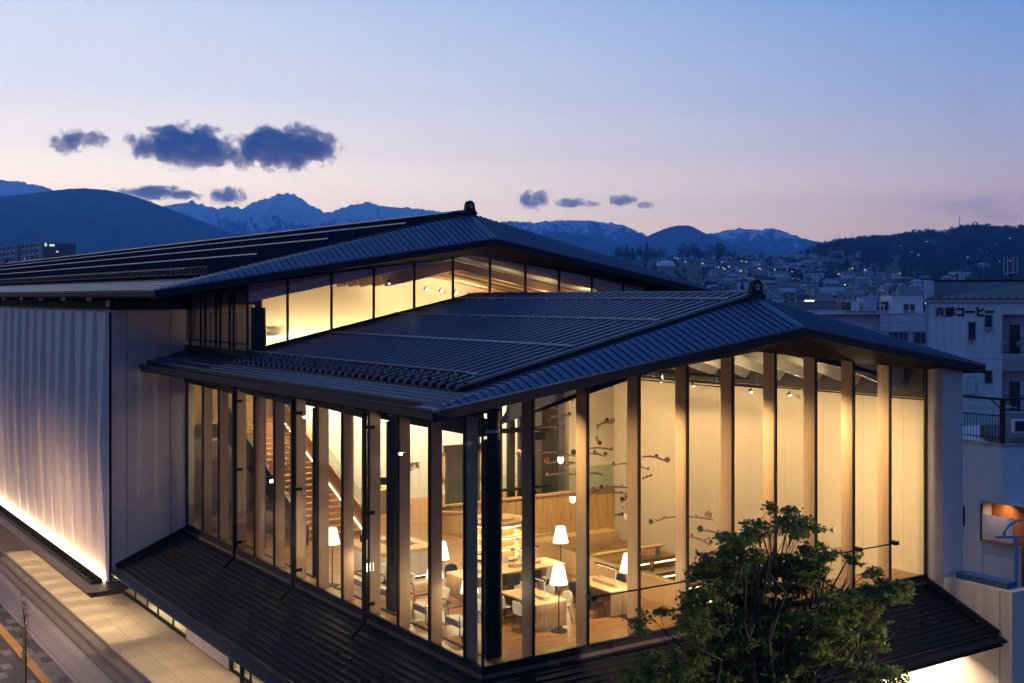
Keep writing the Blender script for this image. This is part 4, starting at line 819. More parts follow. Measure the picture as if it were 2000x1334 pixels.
# ================================================================== HANGING MOBILES WITH PATTERNED BALLS
def ball_mat(name, c1, c2, c3, sc):
    p = bpy.data.materials.new(name); p.use_nodes = True; t = p.node_tree; b = t.nodes['Principled BSDF']; b.inputs['Roughness'].default_value = .7
    co = t.nodes.new('ShaderNodeTexCoord'); v = t.nodes.new('ShaderNodeTexVoronoi'); v.feature = 'DISTANCE_TO_EDGE'; v.inputs['Scale'].default_value = sc; t.links.new(co.outputs['Object'], v.inputs[0])
    t.links.new(ramp(t, [(.0, c3), (.08, c2), (.16, c1)], v.outputs[0], 'CONSTANT'), b.inputs['Base Color']); return p
BM_ = [ball_mat('pink_thread_ball', (.42, .16, .15), (.75, .45, .38), (.2, .05, .06), 9), ball_mat('green_thread_ball', (.02, .10, .035), (.06, .22, .08), (.01, .04, .02), 9), ball_mat('orange_thread_ball', (.50, .22, .04), (.6, .33, .10), (.25, .08, .02), 7),
       ball_mat('black_white_ball', (.5, .48, .44), (.06, .06, .07), (.03, .03, .03), 8), ball_mat('striped_ball', (.03, .12, .13), (.55, .16, .04), (.5, .42, .3), 8), ball_mat('crimson_ball', (.30, .03, .07), (.5, .12, .15), (.15, .01, .03), 9),
       ball_mat('lilac_ball', (.34, .28, .36), (.5, .44, .5), (.15, .1, .16), 9), ball_mat('white_red_ball', (.60, .52, .46), (.4, .07, .05), (.3, .05, .04), 7), ball_mat('dark_thread_ball', (.07, .06, .05), (.3, .22, .10), (.02, .02, .02), 8)]
mROD = mat('bent_oak_rod', (.34, .22, .12), .55, 0, .1, 6)
def mobile(pts, d, balls, label, ztop=6.4):
    """One bent rod with its balls, hanging from a wire; pts are picture points at depth d."""
    P3 = [at(x, y, d) for x, y in pts]; n = 12; base = P3[len(P3)//2]; t = thing('mobile_arm', label, 'mobile', base, 0, 'hanging mobiles of patterned balls')
    # smooth quadratic through three points
    a, b, c = P3; cv = b*2-(a+c)*.5; crv = [a*(1-u)**2+cv*2*u*(1-u)+c*u*u for u in [k/n for k in range(n+1)]]
    m = M(); m.tube([q-base for q in crv], [.02+.012*math.sin(math.pi*k/n) for k in range(n+1)], 6); ob('rod', m, mROD, t, smooth=True)
    for (x, y, rp, ci) in balls:
        r = rp/F_PX*d; q = at(x, y, d)-base; m = M(); m.ball((0, 0, 0), r, 14, 9); bo = ob('thread_ball', m, BM_[ci], t, loc=q, smooth=True)
    w = M(); top = b-base; w.tube([top, (top.x, top.y, ztop-base.z)], .0018, 4); ob('wire', w, mRAIL, t)
MB = [([(1010, 897), (1040, 886), (1082, 884)], 36, [(1015, 884.5, 7, 0), (1054, 880, 3.2, 6), (1099, 880, 2.2, 6)], 'mobile arm with a big pink ball, left end near the corner column'),
      ([(1048, 887), (1085, 884), (1126, 892)], 38, [(1053, 880, 3.5, 6), (1120.5, 883, 5.6, 1), (1098, 881, 2.4, 6)], 'mobile arm carrying the dark green ball'),
      ([(1050, 796), (1078, 796), (1091, 801)], 39, [(1083, 796, 2.6, 7)], 'highest mobile arm, just under the ceiling plate'),
      ([(1069, 822), (1090, 812), (1113, 813)], 39, [(1078, 813, 2, 7), (1100, 808.5, 2.4, 2), (1112, 808.5, 4.2, 3), (1105, 810, 1.6, 0)], 'short mobile arm with a black and white ball at its right end'),
      ([(1048, 837), (1075, 834), (1103, 837)], 39.5, [(1053, 834, 2, 5), (1090, 832, 1.8, 8), (1100, 833, 2.6, 2)], 'flat mobile arm with a small orange ball, below the short curved one'),
      ([(1067, 906), (1100, 901), (1131, 906)], 37, [(1067.5, 899, 5.6, 2), (1085, 900, 1.6, 3), (1130, 902, 2.2, 0)], 'mobile arm with the large orange ball beside the lit pendant'),
      ([(1094, 913), (1110, 907), (1131, 902)], 38, [(1095, 911, 2, 2), (1106, 905, 2, 7)], 'thin slanting mobile arm below the lit pendant'),
      ([(1066, 929), (1098, 925), (1133, 928)], 37.5, [(1069, 925, 2.8, 7), (1078, 924, 1.6, 1), (1117, 926.5, 3, 2), (1125, 925, 2.6, 5)], 'lowest mobile arm in front of the lift shaft'),
      ([(1166, 838), (1178, 826), (1196, 828)], 40, [(1167.5, 831, 2.6, 7), (1180, 822, 1.8, 7), (1186, 820, 4.2, 3), (1196, 822, 5, 4)], 'small arched mobile arm with a striped ball high on the side wall'),
      ([(1164, 858), (1168, 862), (1172, 868)], 40, [(1165.5, 855, 2.4, 6), (1169.5, 858.5, 1.8, 7), (1171.5, 865, 4.5, 5)], 'short hanging string of balls with a crimson one'),
      ([(1153, 875.5), (1174, 875), (1198, 880)], 40.5, [(1185, 875, 1.6, 8), (1194.5, 876, 2.8, 2)], 'mobile arm with a small ochre ball, upper of two close ones'),
      ([(1153, 886), (1168, 887), (1182, 892)], 40, [(1161.5, 882, 3.4, 6), (1167, 885, 1.4, 8), (1182.5, 886.5, 4.4, 7)], 'mobile arm with a white and red ball, lower of two close ones'),
      ([(1153, 924), (1168, 925), (1178, 929)], 40, [(1165, 924, 1.8, 8), (1175, 924.5, 1.8, 6)], 'plain short mobile arm above the large dark ball'),
      ([(1199, 909), (1226, 906), (1267, 917)], 41, [(1198, 905, 4, 2), (1207, 906, 1.2, 8), (1216, 905, 2, 2), (1253.5, 911, 1.8, 2), (1266, 915, 2, 8)], 'long mobile arm ending in an orange ball, middle of the side wall'),
      ([(1253, 893), (1280, 893), (1305, 904)], 41, [(1270.5, 890.5, 1.6, 0), (1282, 890.5, 4, 6), (1288, 896, 1.6, 8), (1303, 898, 5.4, 4)], 'mobile arm with a dark striped ball at its right end'),
      ([(1257, 933), (1265, 931), (1273, 927)], 41, [(1256, 934, 2.6, 2), (1264, 930, 1.6, 8), (1271.5, 928, 2.2, 8)], 'tiny tilted mobile arm under the long one'),
      ([(1153, 968), (1185, 952), (1232, 954)], 37.5, [(1159, 957.5, 6.6, 0), (1175, 951, 4.2, 8), (1185, 949.5, 3.2, 2), (1215, 947, 2, 6), (1228, 946, 4.4, 4), (1181, 953, 1.6, 5)], 'big arched mobile arm with a large dusty pink ball'),
      ([(1162, 966), (1200, 962), (1230, 966)], 38, [(1130, 965, 5.6, 0), (1213, 960, 2, 0)], 'mobile arm just below the big arched one'),
      ([(1212, 982), (1222, 974), (1230, 967)], 38, [(1215, 974.5, 4.4, 8), (1221.5, 970, 2.8, 3), (1226.5, 985, 4, 2)], 'hanging cluster of dark and ochre balls beside the timber fin'),
      ([(1197, 1006.5), (1213, 1005.5), (1232, 1006)], 39, [(1200, 1003, 1.8, 7), (1209, 1002.5, 1.4, 8), (1215, 1003, 3, 8), (1216, 991, 2, 6)], 'straight mobile arm above the white bell pendant'),
      ([(1268, 1025), (1320, 1009), (1394, 1016)], 36, [(1271, 1018, 4.6, 1), (1280.5, 1017, 2.6, 3), (1297, 1011, 3.6, 2), (1358.5, 1007, 2.4, 3), (1383, 1006, 7.2, 4), (1391.5, 1013, 1.6, 3)], 'long low mobile arm with a big dark ball at its right end'),
      ([(1363, 1040), (1385, 1037), (1412, 1048)], 36, [(1367, 1032, 6, 3), (1381, 1034.5, 2.2, 3)], 'mobile arm with a netted grey ball, partly behind the tree'),
      ([(1347, 1049), (1366, 1053), (1388, 1066)], 36, [(1351, 1045, 2.8, 0), (1377.5, 1054, 2.6, 0), (1388, 1058.5, 4, 8)], 'downward curving mobile arm next to the tree top'),
      ([(1359.5, 1085), (1374, 1082), (1395, 1079)], 36, [(1362, 1081, 2.8, 1), (1367, 1081.5, 1.4, 8), (1371.5, 1079.5, 1.6, 5)], 'lowest mobile arm, beside the left branches of the tree'),
      ([(1270, 1118), (1273, 1108), (1275, 1100)], 35.5, [(1273.5, 1101, 5.4, 2), (1273.5, 1113, 4.2, 1)], 'two stacked balls hanging in front of the lit steps')]
for a in MB: mobile(*a)
# ---- pendant lamps between the mobiles
mPEND = glow('pendant_glow', (1, .82, .58), 5); mPENDW = mat('white_pendant', (.8, .76, .68), .4, emit=(1, .75, .45), estr=.35)
def pendant(px, py, d, lit, label):
    p = at(px, py, d); t = thing('pendant_lamp', label, 'pendant lamp', p, 0, 'bell pendants over the seating pit'); m = M()
    m.lathe([(.092, .11), (.094, .0), (.075, -.06), (.035, -.10), (.0005, -.105)], n=20); ob('lamp_shade', m, mPEND if lit else mPENDW, t, smooth=True)
    m = M(); m.lathe([(.094, .11), (.02, .115), (.0005, .13)], n=20); ob('cap', m, mRAIL, t); m = M(); m.tube([(0, 0, .12), (0, 0, 6.3-p.z)], .006, 4); ob('cable', m, mRAIL, t)
pendant(1095, 899, 36.5, True, 'lit bell pendant in front of the lift shaft'); pendant(1118.5, 976, 37, True, 'lit bell pendant in front of the oak clad wall'); pendant(1224, 1009, 38, False, 'dim bell pendant beside the timber fin')
# orange globe built behind the side glass in place of a street reflection
p = at(538, 914, 43.5); t = thing('reflected_globe', 'round orange globe standing in for a street reflection in the side glazing', 'reflection', p); m = M(); m.ball((0, 0, 0), .235, 20, 12); ob('globe', m, mat('orange_globe', (.55, .12, .03), .6, emit=(.8, .16, .03), estr=.35), t, smooth=True); m = M(); m.tube([(0, 0, .23), (0, 0, 6.2-p.z)], .008, 5); ob('cable', m, mBLACK, t)
# slats built behind the side glazing in place of a louvre reflection
t = thing('reflected_slats', 'slats standing in for louvres reflected in the side glazing near the stairs', 'blind', (.66, 13.05, 3.15)); 
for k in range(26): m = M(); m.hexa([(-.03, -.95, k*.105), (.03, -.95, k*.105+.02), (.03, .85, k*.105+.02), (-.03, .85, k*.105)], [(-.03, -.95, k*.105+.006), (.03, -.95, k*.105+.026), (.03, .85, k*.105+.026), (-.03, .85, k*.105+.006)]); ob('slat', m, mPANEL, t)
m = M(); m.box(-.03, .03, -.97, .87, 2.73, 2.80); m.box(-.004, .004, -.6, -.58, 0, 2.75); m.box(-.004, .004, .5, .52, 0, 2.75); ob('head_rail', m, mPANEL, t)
# tube clusters behind the side glazing; the first stands in for reflected street lights
mPIN = glow('tube_glow', (1, .84, .58), 14)
for (px, py, d, n, lab) in ((536, 939, 43, 4, 'cluster of bright tubes standing in for reflected street lights below the orange globe'), (723, 1107, 33.5, 5, 'cluster of bright tube lights beside the third mullion'), (540, 1005.5, 42.5, 3, 'low pair of bright tube lights at the foot of the stairs')):
    p = at(px, py, d); t = thing('tube_cluster', lab, 'light', p)
    for k in range(n):
        m = M(); m.tube([((k-n/2)*.085, (k-n/2)*.02, -.12 if py > 1050 else -.06), ((k-n/2)*.085, (k-n/2)*.02, .12 if py > 1050 else .06)], .014, 6); ob('tube', m, mPIN, t)
    m = M(); m.tube([(0, 0, .12), (0, 0, 6.0-p.z)], .005, 4); m.bar((-.2, -.04, .13), (.2, .04, .13), .015); ob('cable', m, mBLACK, t)
# ================================================================== GROUND, PAVING, STREET
def local(fwd, lat, z): p = CAM+FW*fwd+RT*lat; return Vector((p.x, p.y, z))
mGROUND = mat('ground_earth', (.045, .045, .043), .95, 0, .3, .02)
m = M(); m.hexa([local(-900, -3700, -5.3), local(-900, 3700, -5.3), local(7000, 3700, -5.3), local(7000, -3700, -5.3)], [local(-900, -3700, -4.99), local(-900, 3700, -4.99), local(7000, 3700, -4.99), local(7000, -3700, -4.99)]); ob('ground', m, mGROUND, kind='structure')
m = M(); m.box(-40, -8.6, -60, 120, -4.988, -4.975); m.box(-40, 60, -30, -9.0, -4.988, -4.974); ob('road', m, mASPH, kind='structure')
TER = ob('terrace', (lambda m: (m.box(-2.72, 16.9, -1.0, 60, -4.98, ZG-.06), m)[1])(M()), mSTEP, kind='structure')
sl_ = M(); sl_.box(.004, .896, .004, .596, 0, .056); slm = None
for j in range(75):
    for i in range(3):
        p = (-2.70+.9*i+.0, 9.6+.6*j, ZG-.06+rnd.uniform(0, .003))
        if slm is None: o = ob('paving_slab', sl_, mPAVE, TER, loc=p); slm = o.data
        else: inst('paving_slab', slm, TER, p)
STP = ob('entrance_steps', (lambda m: (m.box(-3.40, -2.72, 5, 60, -4.98, -4.95), m)[1])(M()), mSTEP, kind='structure')
for k in range(2):
    for j in range(12):
        m = M(); m.box(-3.05-.33*k, -2.73-.33*k+.04, 6+4*j+.004, 10+4*j-.004, -4.96, ZG-.155-.15*k); ob('step_block', m, mSTEP, STP)
PLZ = ob('pavement', (lambda m: (m.box(-8.6, -3.40, 5, 60, -4.98, -4.962), m)[1])(M()), mASPH, kind='structure')
sl_ = M(); sl_.box(.004, .516, .004, 1.046, 0, .02); s0 = ob('granite_slab', sl_, mPAVE2, PLZ, loc=(-3.93, 12, -4.955)); 
for j in range(38):
    for i in range(2):
        if i or j: inst('granite_slab', s0.data, PLZ, (-3.93-.52*i, 12+1.05*j+.4*i, -4.955+rnd.uniform(0, .002)))
sl_ = M(); sl_.box(.004, .16, .004, 1.196, 0, .035); s0 = ob('kerb_stone', sl_, mPAVE2, PLZ, loc=(-4.64, 12, -4.96))
for j in range(1, 30): inst('kerb_stone', s0.data, PLZ, (-4.64, 12+1.2*j, -4.96))
sl_ = M(); sl_.box(.003, .357, .003, .717, 0, .02); sd_ = None; sg_ = None; run = 0
for i in range(9):
    for j in range(24):
        x = -4.66-.36*(i+1); y = 17.4+.72*j+(.36 if i % 2 else 0)
        if -5.62 < x+.18 < -5.2: continue
        pale = rnd.random() < .36
        if pale and sg_ is None: sg_ = ob('paver', sl_, mPAVL, PLZ, loc=(x, y, -4.956)).data
        elif not pale and sd_ is None: sd_ = ob('paver', sl_, mPAVD, PLZ, loc=(x, y, -4.956)).data
        else: inst('paver', sg_ if pale else sd_, PLZ, (x, y, -4.956+rnd.uniform(0, .002)))
tl = M(); tl.box(.003, .317, .003, .317, 0, .02)
for q in range(4): tl.box(.04+.07*q, .065+.07*q, .02, .30, .02, .026)
s0 = ob('tactile_paver', tl, mTACT, PLZ, loc=(-5.60, 16, -4.952))
for j in range(1, 60): inst('tactile_paver', s0.data, PLZ, (-5.60, 16+.32*j, -4.952))
# ================================================================== TREES CLOSE BY
mBARK = mat('dark_bark', (.035, .028, .022), .9, 0, .3, 10, .4, 40)
def leaf_mat(name, a, b):
    p = bpy.data.materials.new(name); p.use_nodes = True; t = p.node_tree; bs = t.nodes['Principled BSDF']; bs.inputs['Roughness'].default_value = .55
    co = t.nodes.new('ShaderNodeTexCoord'); n = t.nodes.new('ShaderNodeTexNoise'); n.inputs['Scale'].default_value = 1.6; n.inputs['Detail'].default_value = 5; t.links.new(co.outputs['Object'], n.inputs[0])
    c = ramp(t, [(.3, a), (.7, b)], n.outputs[0]); t.links.new(c, bs.inputs['Base Color'])
    tr = t.nodes.new('ShaderNodeBsdfTranslucent'); t.links.new(c, tr.inputs[0]); ms = t.nodes.new('ShaderNodeMixShader'); ms.inputs[0].default_value = .45
    out = t.nodes['Material Output']; t.links.new(bs.outputs[0], ms.inputs[1]); t.links.new(tr.outputs[0], ms.inputs[2]); t.links.new(ms.outputs[0], out.inputs[0]); return p
mLEAF = leaf_mat('young_green_leaf', (.12, .16, .03), (.22, .25, .055))
DT = 26.0; R2 = random.Random(11)
lobes = [(1500, 1030, 44), (1540, 1018, 32), (1505, 1002, 20), (1440, 1060, 46), (1400, 1112, 55), (1335, 1180, 50), (1290, 1225, 34), (1560, 1075, 58), (1612, 1105, 50), (1655, 1130, 40), (1500, 1130, 75), (1590, 1180, 85), (1410, 1200, 75), (1300, 1300, 52), (1500, 1260, 110), (1620, 1270, 92), (1690, 1215, 48), (1735, 1285, 42), (1400, 1310, 85), (1715, 1160, 26), (1745, 1152, 14), (1262, 1325, 30), (1470, 1015, 20), (1680, 1095, 14), (1520, 1340, 110), (1660, 1350, 90)]
t = thing('street_tree', 'leafy green street tree growing in front of the lit glass hall', 'tree', (3.75, -5.5, -4.98)); TB = Vector((3.75, -5.5, -4.98))
tr_ = M(); tr_.tube([(0, 0, 0), (.03, .02, 1.2), (-.04, .05, 2.4), (.02, 0, 3.6)], [.17, .14, .12, .10], 9); ob('trunk', tr_, mBARK, t, smooth=True)
br = M(); lf = M(); cl = []
def bent(a, b, r0, r1, sag=.0, n=5):
    a, b = Vector(a), Vector(b); d = (b-a).length; pts = []
    for k in range(n+1):
        u = k/n; j = Vector((R2.uniform(-1, 1), R2.uniform(-1, 1), R2.uniform(-1, 1)))*d*.045*(0 < k < n); pts.append(a.lerp(b, u)+j+Vector((0, 0, sag*4*u*(1-u))))
    br.tube(pts, [r0+(r1-r0)*k/n for k in range(n+1)], 6, cap=False); return pts
for (px, py, r) in lobes:
    c = at(px, py, DT)+FW*R2.uniform(-1.0, 1.0)-TB; rr = r/F_PX*DT
    h = min(3.6, max(1.6, c.z-1.4+R2.uniform(-.5, .3)-.25*math.hypot(c.x, c.y))); st = Vector((.0, .02, h))
    pts = bent(st, c, .055+.01*rr, .012, .12*math.hypot(c.x, c.y)*.3, 6)
    top = max(0, min(1, (1180-py)/150)); n = int(9+rr*rr*(62-40*top))
    for k in range(n):
        d = Vector((R2.gauss(0, 1), R2.gauss(0, 1), R2.gauss(0, 1))).normalized(); q = c+Vector((d.x, d.y, d.z*.9))*rr*(R2.random()**.4)*1.08
        if noise.noise(q*.95+Vector((5, 1, 2))) < -.10: continue
        # one spray: a flat fan of twigs carrying drooping leaves
        o = (q-c); o.z *= .3; o = (o+Vector((R2.gauss(0, .1), R2.gauss(0, .1), R2.gauss(0, .05)))).normalized()
        st2 = pts[R2.choice((2, 3, 4))].lerp(c, .4+.5*R2.random()); sp_ = bent(st2, q, .011, .005, .03, 4)
        for f in range(R2.randint(3, 5)):
            a_ = R2.uniform(-1.1, 1.1); e_ = q+Vector((o.x*math.cos(a_)-o.y*math.sin(a_), o.x*math.sin(a_)+o.y*math.cos(a_), R2.uniform(-.25, .35)))*R2.uniform(.18, .42)
            br.tube([q, e_], [.005, .002], 3, cap=False)
            for u in (.3, .5, .7, .85, 1.0): cl.append(q.lerp(e_, u)+Vector((0, 0, -.02)))
for q in cl:
    for k in range(R2.randint(4, 7)):
        d = Vector((R2.gauss(0, 1), R2.gauss(0, 1), R2.gauss(0, .6)))*.062; p = q+d; s = R2.uniform(.024, .056)
        e = Euler((R2.gauss(0, .55), R2.gauss(0, .55), R2.uniform(0, 6.3))).to_matrix(); a = e @ Vector((s*1.2, 0, -s*.25)); b = e @ Vector((0, s*.8, s*.15))
        lf.add([p-a, p+b, p+a, p-b+Vector((0, 0, s*.15))], [(0, 1, 2), (0, 2, 3)])
ob('branches', br, mBARK, t, smooth=True)
me = bpy.data.meshes.new('leaves'); me.from_pydata(lf.v, [], lf.f); me.materials.append(mLEAF); lo = bpy.data.objects.new('leaves', me); COL.objects.link(lo); lo.parent = t; lo['kind'] = 'stuff'
# staked sapling on the pavement
SP = Vector((-6.2, 20.9, -4.94)); t = thing('staked_sapling', 'thin staked sapling on the patterned pavement', 'tree', SP)
m = M(); m.tube([(0, 0, 0), (.0, .0, 2.1)], .05, 7); m.box(-.12, .12, -.06, .06, 1.15, 1.19); ob('stake', m, mPANEL, t)
m = M(); m.tube([(.09, .06, 0), (.08, .03, 1.4), (.03, .08, 2.4), (-.02, .45, 3.35)], [.028, .022, .013, .004], 6); tw = []
for k in range(60):
    z = R2.uniform(.5, 3.2); a = R2.uniform(0, 6.3); l = R2.uniform(.15, .55)*(1.15-z/4.2); b = Vector((.06, .06+.1*max(0, z-2.2), z)); e = b+Vector((math.cos(a)*l*.6, math.sin(a)*l*.6, l)); m.tube([b, b.lerp(e, .5)+Vector((0, 0, -.02)), e], [.006, .004, .002], 4); tw += [b.lerp(e, f) for f in (.4, .6, .8, 1)]
ob('trunk', m, mBARK, t)
m = M()
for p in tw:
    for k in range(3):
        q = p+Vector((R2.gauss(0, .02), R2.gauss(0, .02), R2.gauss(0, .02))); e = Euler((R2.uniform(0, 6), R2.uniform(0, 6), 0)).to_matrix(); a = e @ Vector((.022, 0, 0)); b = e @ Vector((0, .013, 0)); m.add([q-a, q+b, q+a, q-b], [(0, 1, 2, 3)])
ob('leaves', m, leaf_mat('bud_leaf', (.12, .10, .04), (.2, .17, .07)), t, kind='stuff')
# ================================================================== NEIGHBOURING BUILDINGS ON THE RIGHT
mWB = mat('white_siding', (.62, .62, .64), .7, 0, .06, 1.5, per=.03); mWB2 = mat('pale_tile_wall', (.55, .56, .60), .75, 0, .06, 1, per=.03); mDKGL = mat('dark_window', (.025, .03, .04), .12, 0, .2, 2, spec=.8)
mROOFT = mat('dark_roof_tile', (.07, .072, .085), .6, 0, .2, 4, .1, 20); mALU = mat('aluminium_frame', (.35, .36, .38), .4, .6, .05)
SB = thing('white_block', 'white sided shop building with black lettering and balconies on the right', 'building', (42.5, 18.98, 0), math.radians(-59.917))
# local axes: x runs along the facade to the right, y into the building
def bx(name, x0, x1, y0, y1, z0, z1, mt, par): m = M(); m.box(x0, x1, y0, y1, z0, z1); return ob(name, m, mt, par)
SW_ = bx('wall_core', .03, 9, 1.2, 9, -5, 8.6, mWB2, SB)
sw2 = bx('wall_backing', .02, 4.12, .06, 1.2, -5, 8.72, mDARK, SB)
wins = {2: [(6.57, 7.60), (3.45, 4.48)], 4: [(7.30, 8.01), (4.14, 4.87)]}
xj = [.03, .21, .63, 1.05, 1.46, 1.88, 2.30, 2.74, 3.17, 3.61, 4.12]
for i, (a, b) in enumerate(zip(xj, xj[1:])):
    cuts = [(-5, 2.35), (2.37, 5.48), (5.50, 8.72)]
    for z0, z1 in cuts:
        segs = [(z0, z1)]
        if i in (6, 8):
            for w0, w1 in ((3.45, 4.48), (6.57, 7.6)) if i == 6 else ((4.14, 4.87), (7.30, 8.01)):
                segs = [s for q0, q1 in segs for s in (((q0, w0), (w1, q1)) if q0 < w0 and w1 < q1 else ((q0, q1),))]
        for s0, s1 in segs: bx('siding_panel', a+.004, b-.004, 0, .06, s0, s1, mWB, SB)
for i, (a, b, w0, w1) in enumerate(((2.30, 2.74, 3.45, 4.48), (2.30, 2.74, 6.57, 7.6), (3.17, 3.61, 4.14, 4.87), (3.17, 3.61, 7.30, 8.01))):
    f = bx('window', a+.005, b-.005, .05, .07, w0, w1, mDKGL, SB)
    m = M(); m.box(a, a+.04, -.03, .06, w0, w1); m.box(b-.04, b, -.03, .06, w0, w1); m.box(a, b, -.03, .06, w1-.04, w1); m.box(a-.02, b+.02, -.05, .06, w0-.04, w0); ob('window_frame', m, mALU, f)
m = M(); m.hexa([(2.32, -.30, 3.5), (2.72, -.30, 3.5), (2.72, -.27, 3.5), (2.32, -.27, 3.5)], [(2.32, -.03, 4.42), (2.72, -.03, 4.42), (2.72, 0, 4.42), (2.32, 0, 4.42)]); ob('open_sash', m, mALU, SB, label='tilted open window sash')
for x, z in ((3.38, 7.18), (4.27, 6.36), (5.0, 6.38)): m = M(); m.lathe([(.05, -.14), (.16, -.05), (.19, .04), (.0005, .05)], (x, -.16, z), 12); m.ball((x, -.16, z+.05), .14, 10, 6, .6); ob('flower_basket', m, mat('basket', (.35, .30, .27), .9) if 'basket' not in bpy.data.materials else bpy.data.materials['basket'], SB)
m = M(); m.lathe([(.02, -.1), (.10, -.04), (.02, .05)], (2.5, -.1, 6.42), 10); m.box(2.34, 2.62, -.06, 0, 6.46, 6.49); ob('wall_lamp', m, mALU, SB)
for z0, z1 in ((5.78, 8.0), (2.55, 4.85), (-.6, 1.7)):                   # balcony recesses on the right
    rb = bx('balcony_recess', 4.12, 8.5, 1.05, 1.2, z0, z1, mWB2, SB); bx('balcony_floor', 4.12, 8.5, .0, 1.2, z0-.12, z0, mWB2, SB); bx('recess_ceiling', 4.12, 8.5, .0, 1.2, z1, z1+.75 if z1 < 7 else 8.72, mWB, SB)
    bx('recess_door', 4.44, 4.99, 1.0, 1.06, z0, z0+1.65, mDKGL, rb)
    m = M(); m.bar((4.16, .04, z0+.93), (8.5, .04, z0+.93), .04); m.bar((4.16, .04, z0+.1), (8.5, .04, z0+.1), .03)
    for k in range(36): m.bar((4.2+k*.12, .04, z0+.1), (4.2+k*.12, .04, z0+.93), .018)
    ob('balcony_railing', m, mBLACK, SB)
    m = M(); m.box(4.10, 4.15, -.03, 1.1, z0-.05, z1+.05); m.box(4.10, 8.5, -.03, .06, z1, z1+.05); m.box(4.10, 8.5, -.03, .06, z0-.12, z0-.05); ob('recess_frame', m, mALU, SB)
bx('wall_below', 4.12, 8.5, .0, 1.2, 1.72, 2.42, mWB, SB); bx('wall_below', 4.12, 8.5, 0, 1.2, 4.87, 5.65, mWB, SB)
m = M(); m.box(-.1, 9, -.16, .0, 8.70, 8.82); ob('gutter', m, mALU, SB)
m = M(); m.tube([(.1, -.06, 8.7), (.1, -.06, -5)], .035, 7); m.box(.05, .15, -.1, 0, 7.9, 7.94); m.box(.05, .15, -.1, 0, 6.2, 6.24); ob('downpipe', m, mALU, SB)
m = M(); m.hexa([(.03, -.08, 8.84), (9, -.08, 8.84), (9, 5, 10.3), (.03, 5, 8.9)], [(.03, -.08, 8.88), (9, -.08, 8.88), (9, 5, 10.36), (.03, 5, 8.95)])
for k in range(20): m.bar((.2+k*.45, -.08, 8.91), (.2+k*.45, 5, 8.95+.07*k), .03, .04)
RFS = ob('sloping_roof', m, mROOFT, SB)
m = M(); m.box(-.05, 9, 4.5, 4.6, 8.8, 9.95); 
par = ob('parapet_wall', m, mat('blue_grey_sheet', (.20, .24, .30), .6, 0, .08, 1.5), SB); bx('parapet_cap', -.08, 9, 4.42, 4.68, 9.95, 10.03, mDARK, par); bx('end_post', -.06, .04, .0, 4.5, 8.7, 9.98, mWB, par)
for k in range(14): bx('snow_stop', .3+k*.45, .42+k*.45, .06, .2, 8.9, 8.99, mBLACK, RFS)
for i, dx in enumerate((-.014, 0, .014)): text('lettering', '斉藤', .56, mBLACK, SB, (.52+dx, -.035-.003*i, 7.93), (math.pi/2, 0, 0), .03, .0, 'LEFT').scale = (1.0, 1.08, 1)
text('lettering', 'コーヒー', .56, mBLACK, SB, (1.64, -.035, 7.93), (math.pi/2, 0, 0), .03, .026, 'LEFT').scale = (.93, 1.08, 1)
# low wing in front of it, with roof terrace
WG = thing('low_wing', 'lower white annex with a dark railed roof terrace in front of the lettered building', 'building', (29.94, 5.75, 0))
yj = [0, .36, 1.05, 1.75, 2.45, 3.2, 6]
bx('wall_core', .08, 7, .05, 6, .3, 2.6, mWB2, WG); bx('wall_core', .08, 3, 1.06, 6, -5, .3, mWB2, WG)
for a, b in zip(yj, yj[1:]): bx('siding_panel', 0, .07, a+.004, b-.004, .25 if a < 1.0 else -5, 2.66, mWB, WG)
dA = Vector((.827, -.563)); 
m = M(); n_ = Vector((.563, .827)); P_ = lambda s, t_, z: (dA.x*s+n_.x*t_, dA.y*s+n_.y*t_, z)
for k in range(7): m = M(); m.hexa([P_(k*.8+.004, 0, .18), P_(k*.8+.796, 0, .18), P_(k*.8+.796, .1, .18), P_(k*.8+.004, .1, .18)], [P_(k*.8+.004, 0, 2.66), P_(k*.8+.796, 0, 2.66), P_(k*.8+.796, .1, 2.66), P_(k*.8+.004, .1, 2.66)]); ob('siding_panel', m, mWB, WG)
m = M(); m.box(-.06, .1, 0, 6, 2.66, 2.76); m.hexa([P_(-.05, -.05, 2.66), P_(6, -.05, 2.66), P_(6, .15, 2.66), P_(-.05, .15, 2.66)], [P_(-.05, -.05, 2.76), P_(6, -.05, 2.76), P_(6, .15, 2.76), P_(-.05, .15, 2.76)]); ob('wall_coping', m, mALU, WG)
m = M(); m.box(.0, .05, 1.9, 2.15, -1.0, -.2); ob('small_window', m, mDKGL, WG); m = M(); m.box(-.02, .06, 1.87, 2.18, -1.04, -1.0); m.box(-.02, .06, 1.87, 2.18, -.2, -.16); m.box(-.02, .06, 1.87, 1.9, -1.04, -.16); m.box(-.02, .06, 2.15, 2.18, -1.04, -.16); ob('window_frame', m, mBLACK, WG)
m = M(); m.bar((.3, .25, 2.7), (.3, .25, 4.65), .16); m.bar((.3, .0, 4.62), (.3, 4, 4.62), .12, .10); m.bar((.3, .25, 4.62), (2.6, -.2, 4.62), .1, .1); m.bar((.3, .35, 4.25), (.3, .8, 4.58), .05); ob('pergola_frame', m, mBLACK, WG)
m = M(); m.bar((.25, .3, 3.9), (.25, 4, 3.9), .05); m.bar((.25, .3, 2.95), (.25, 4, 2.95), .04)
for k in range(24): m.bar((.25, .4+k*.15, 2.8), (.25, .4+k*.15, 3.9), .022)
ob('terrace_railing', m, mBLACK, WG)
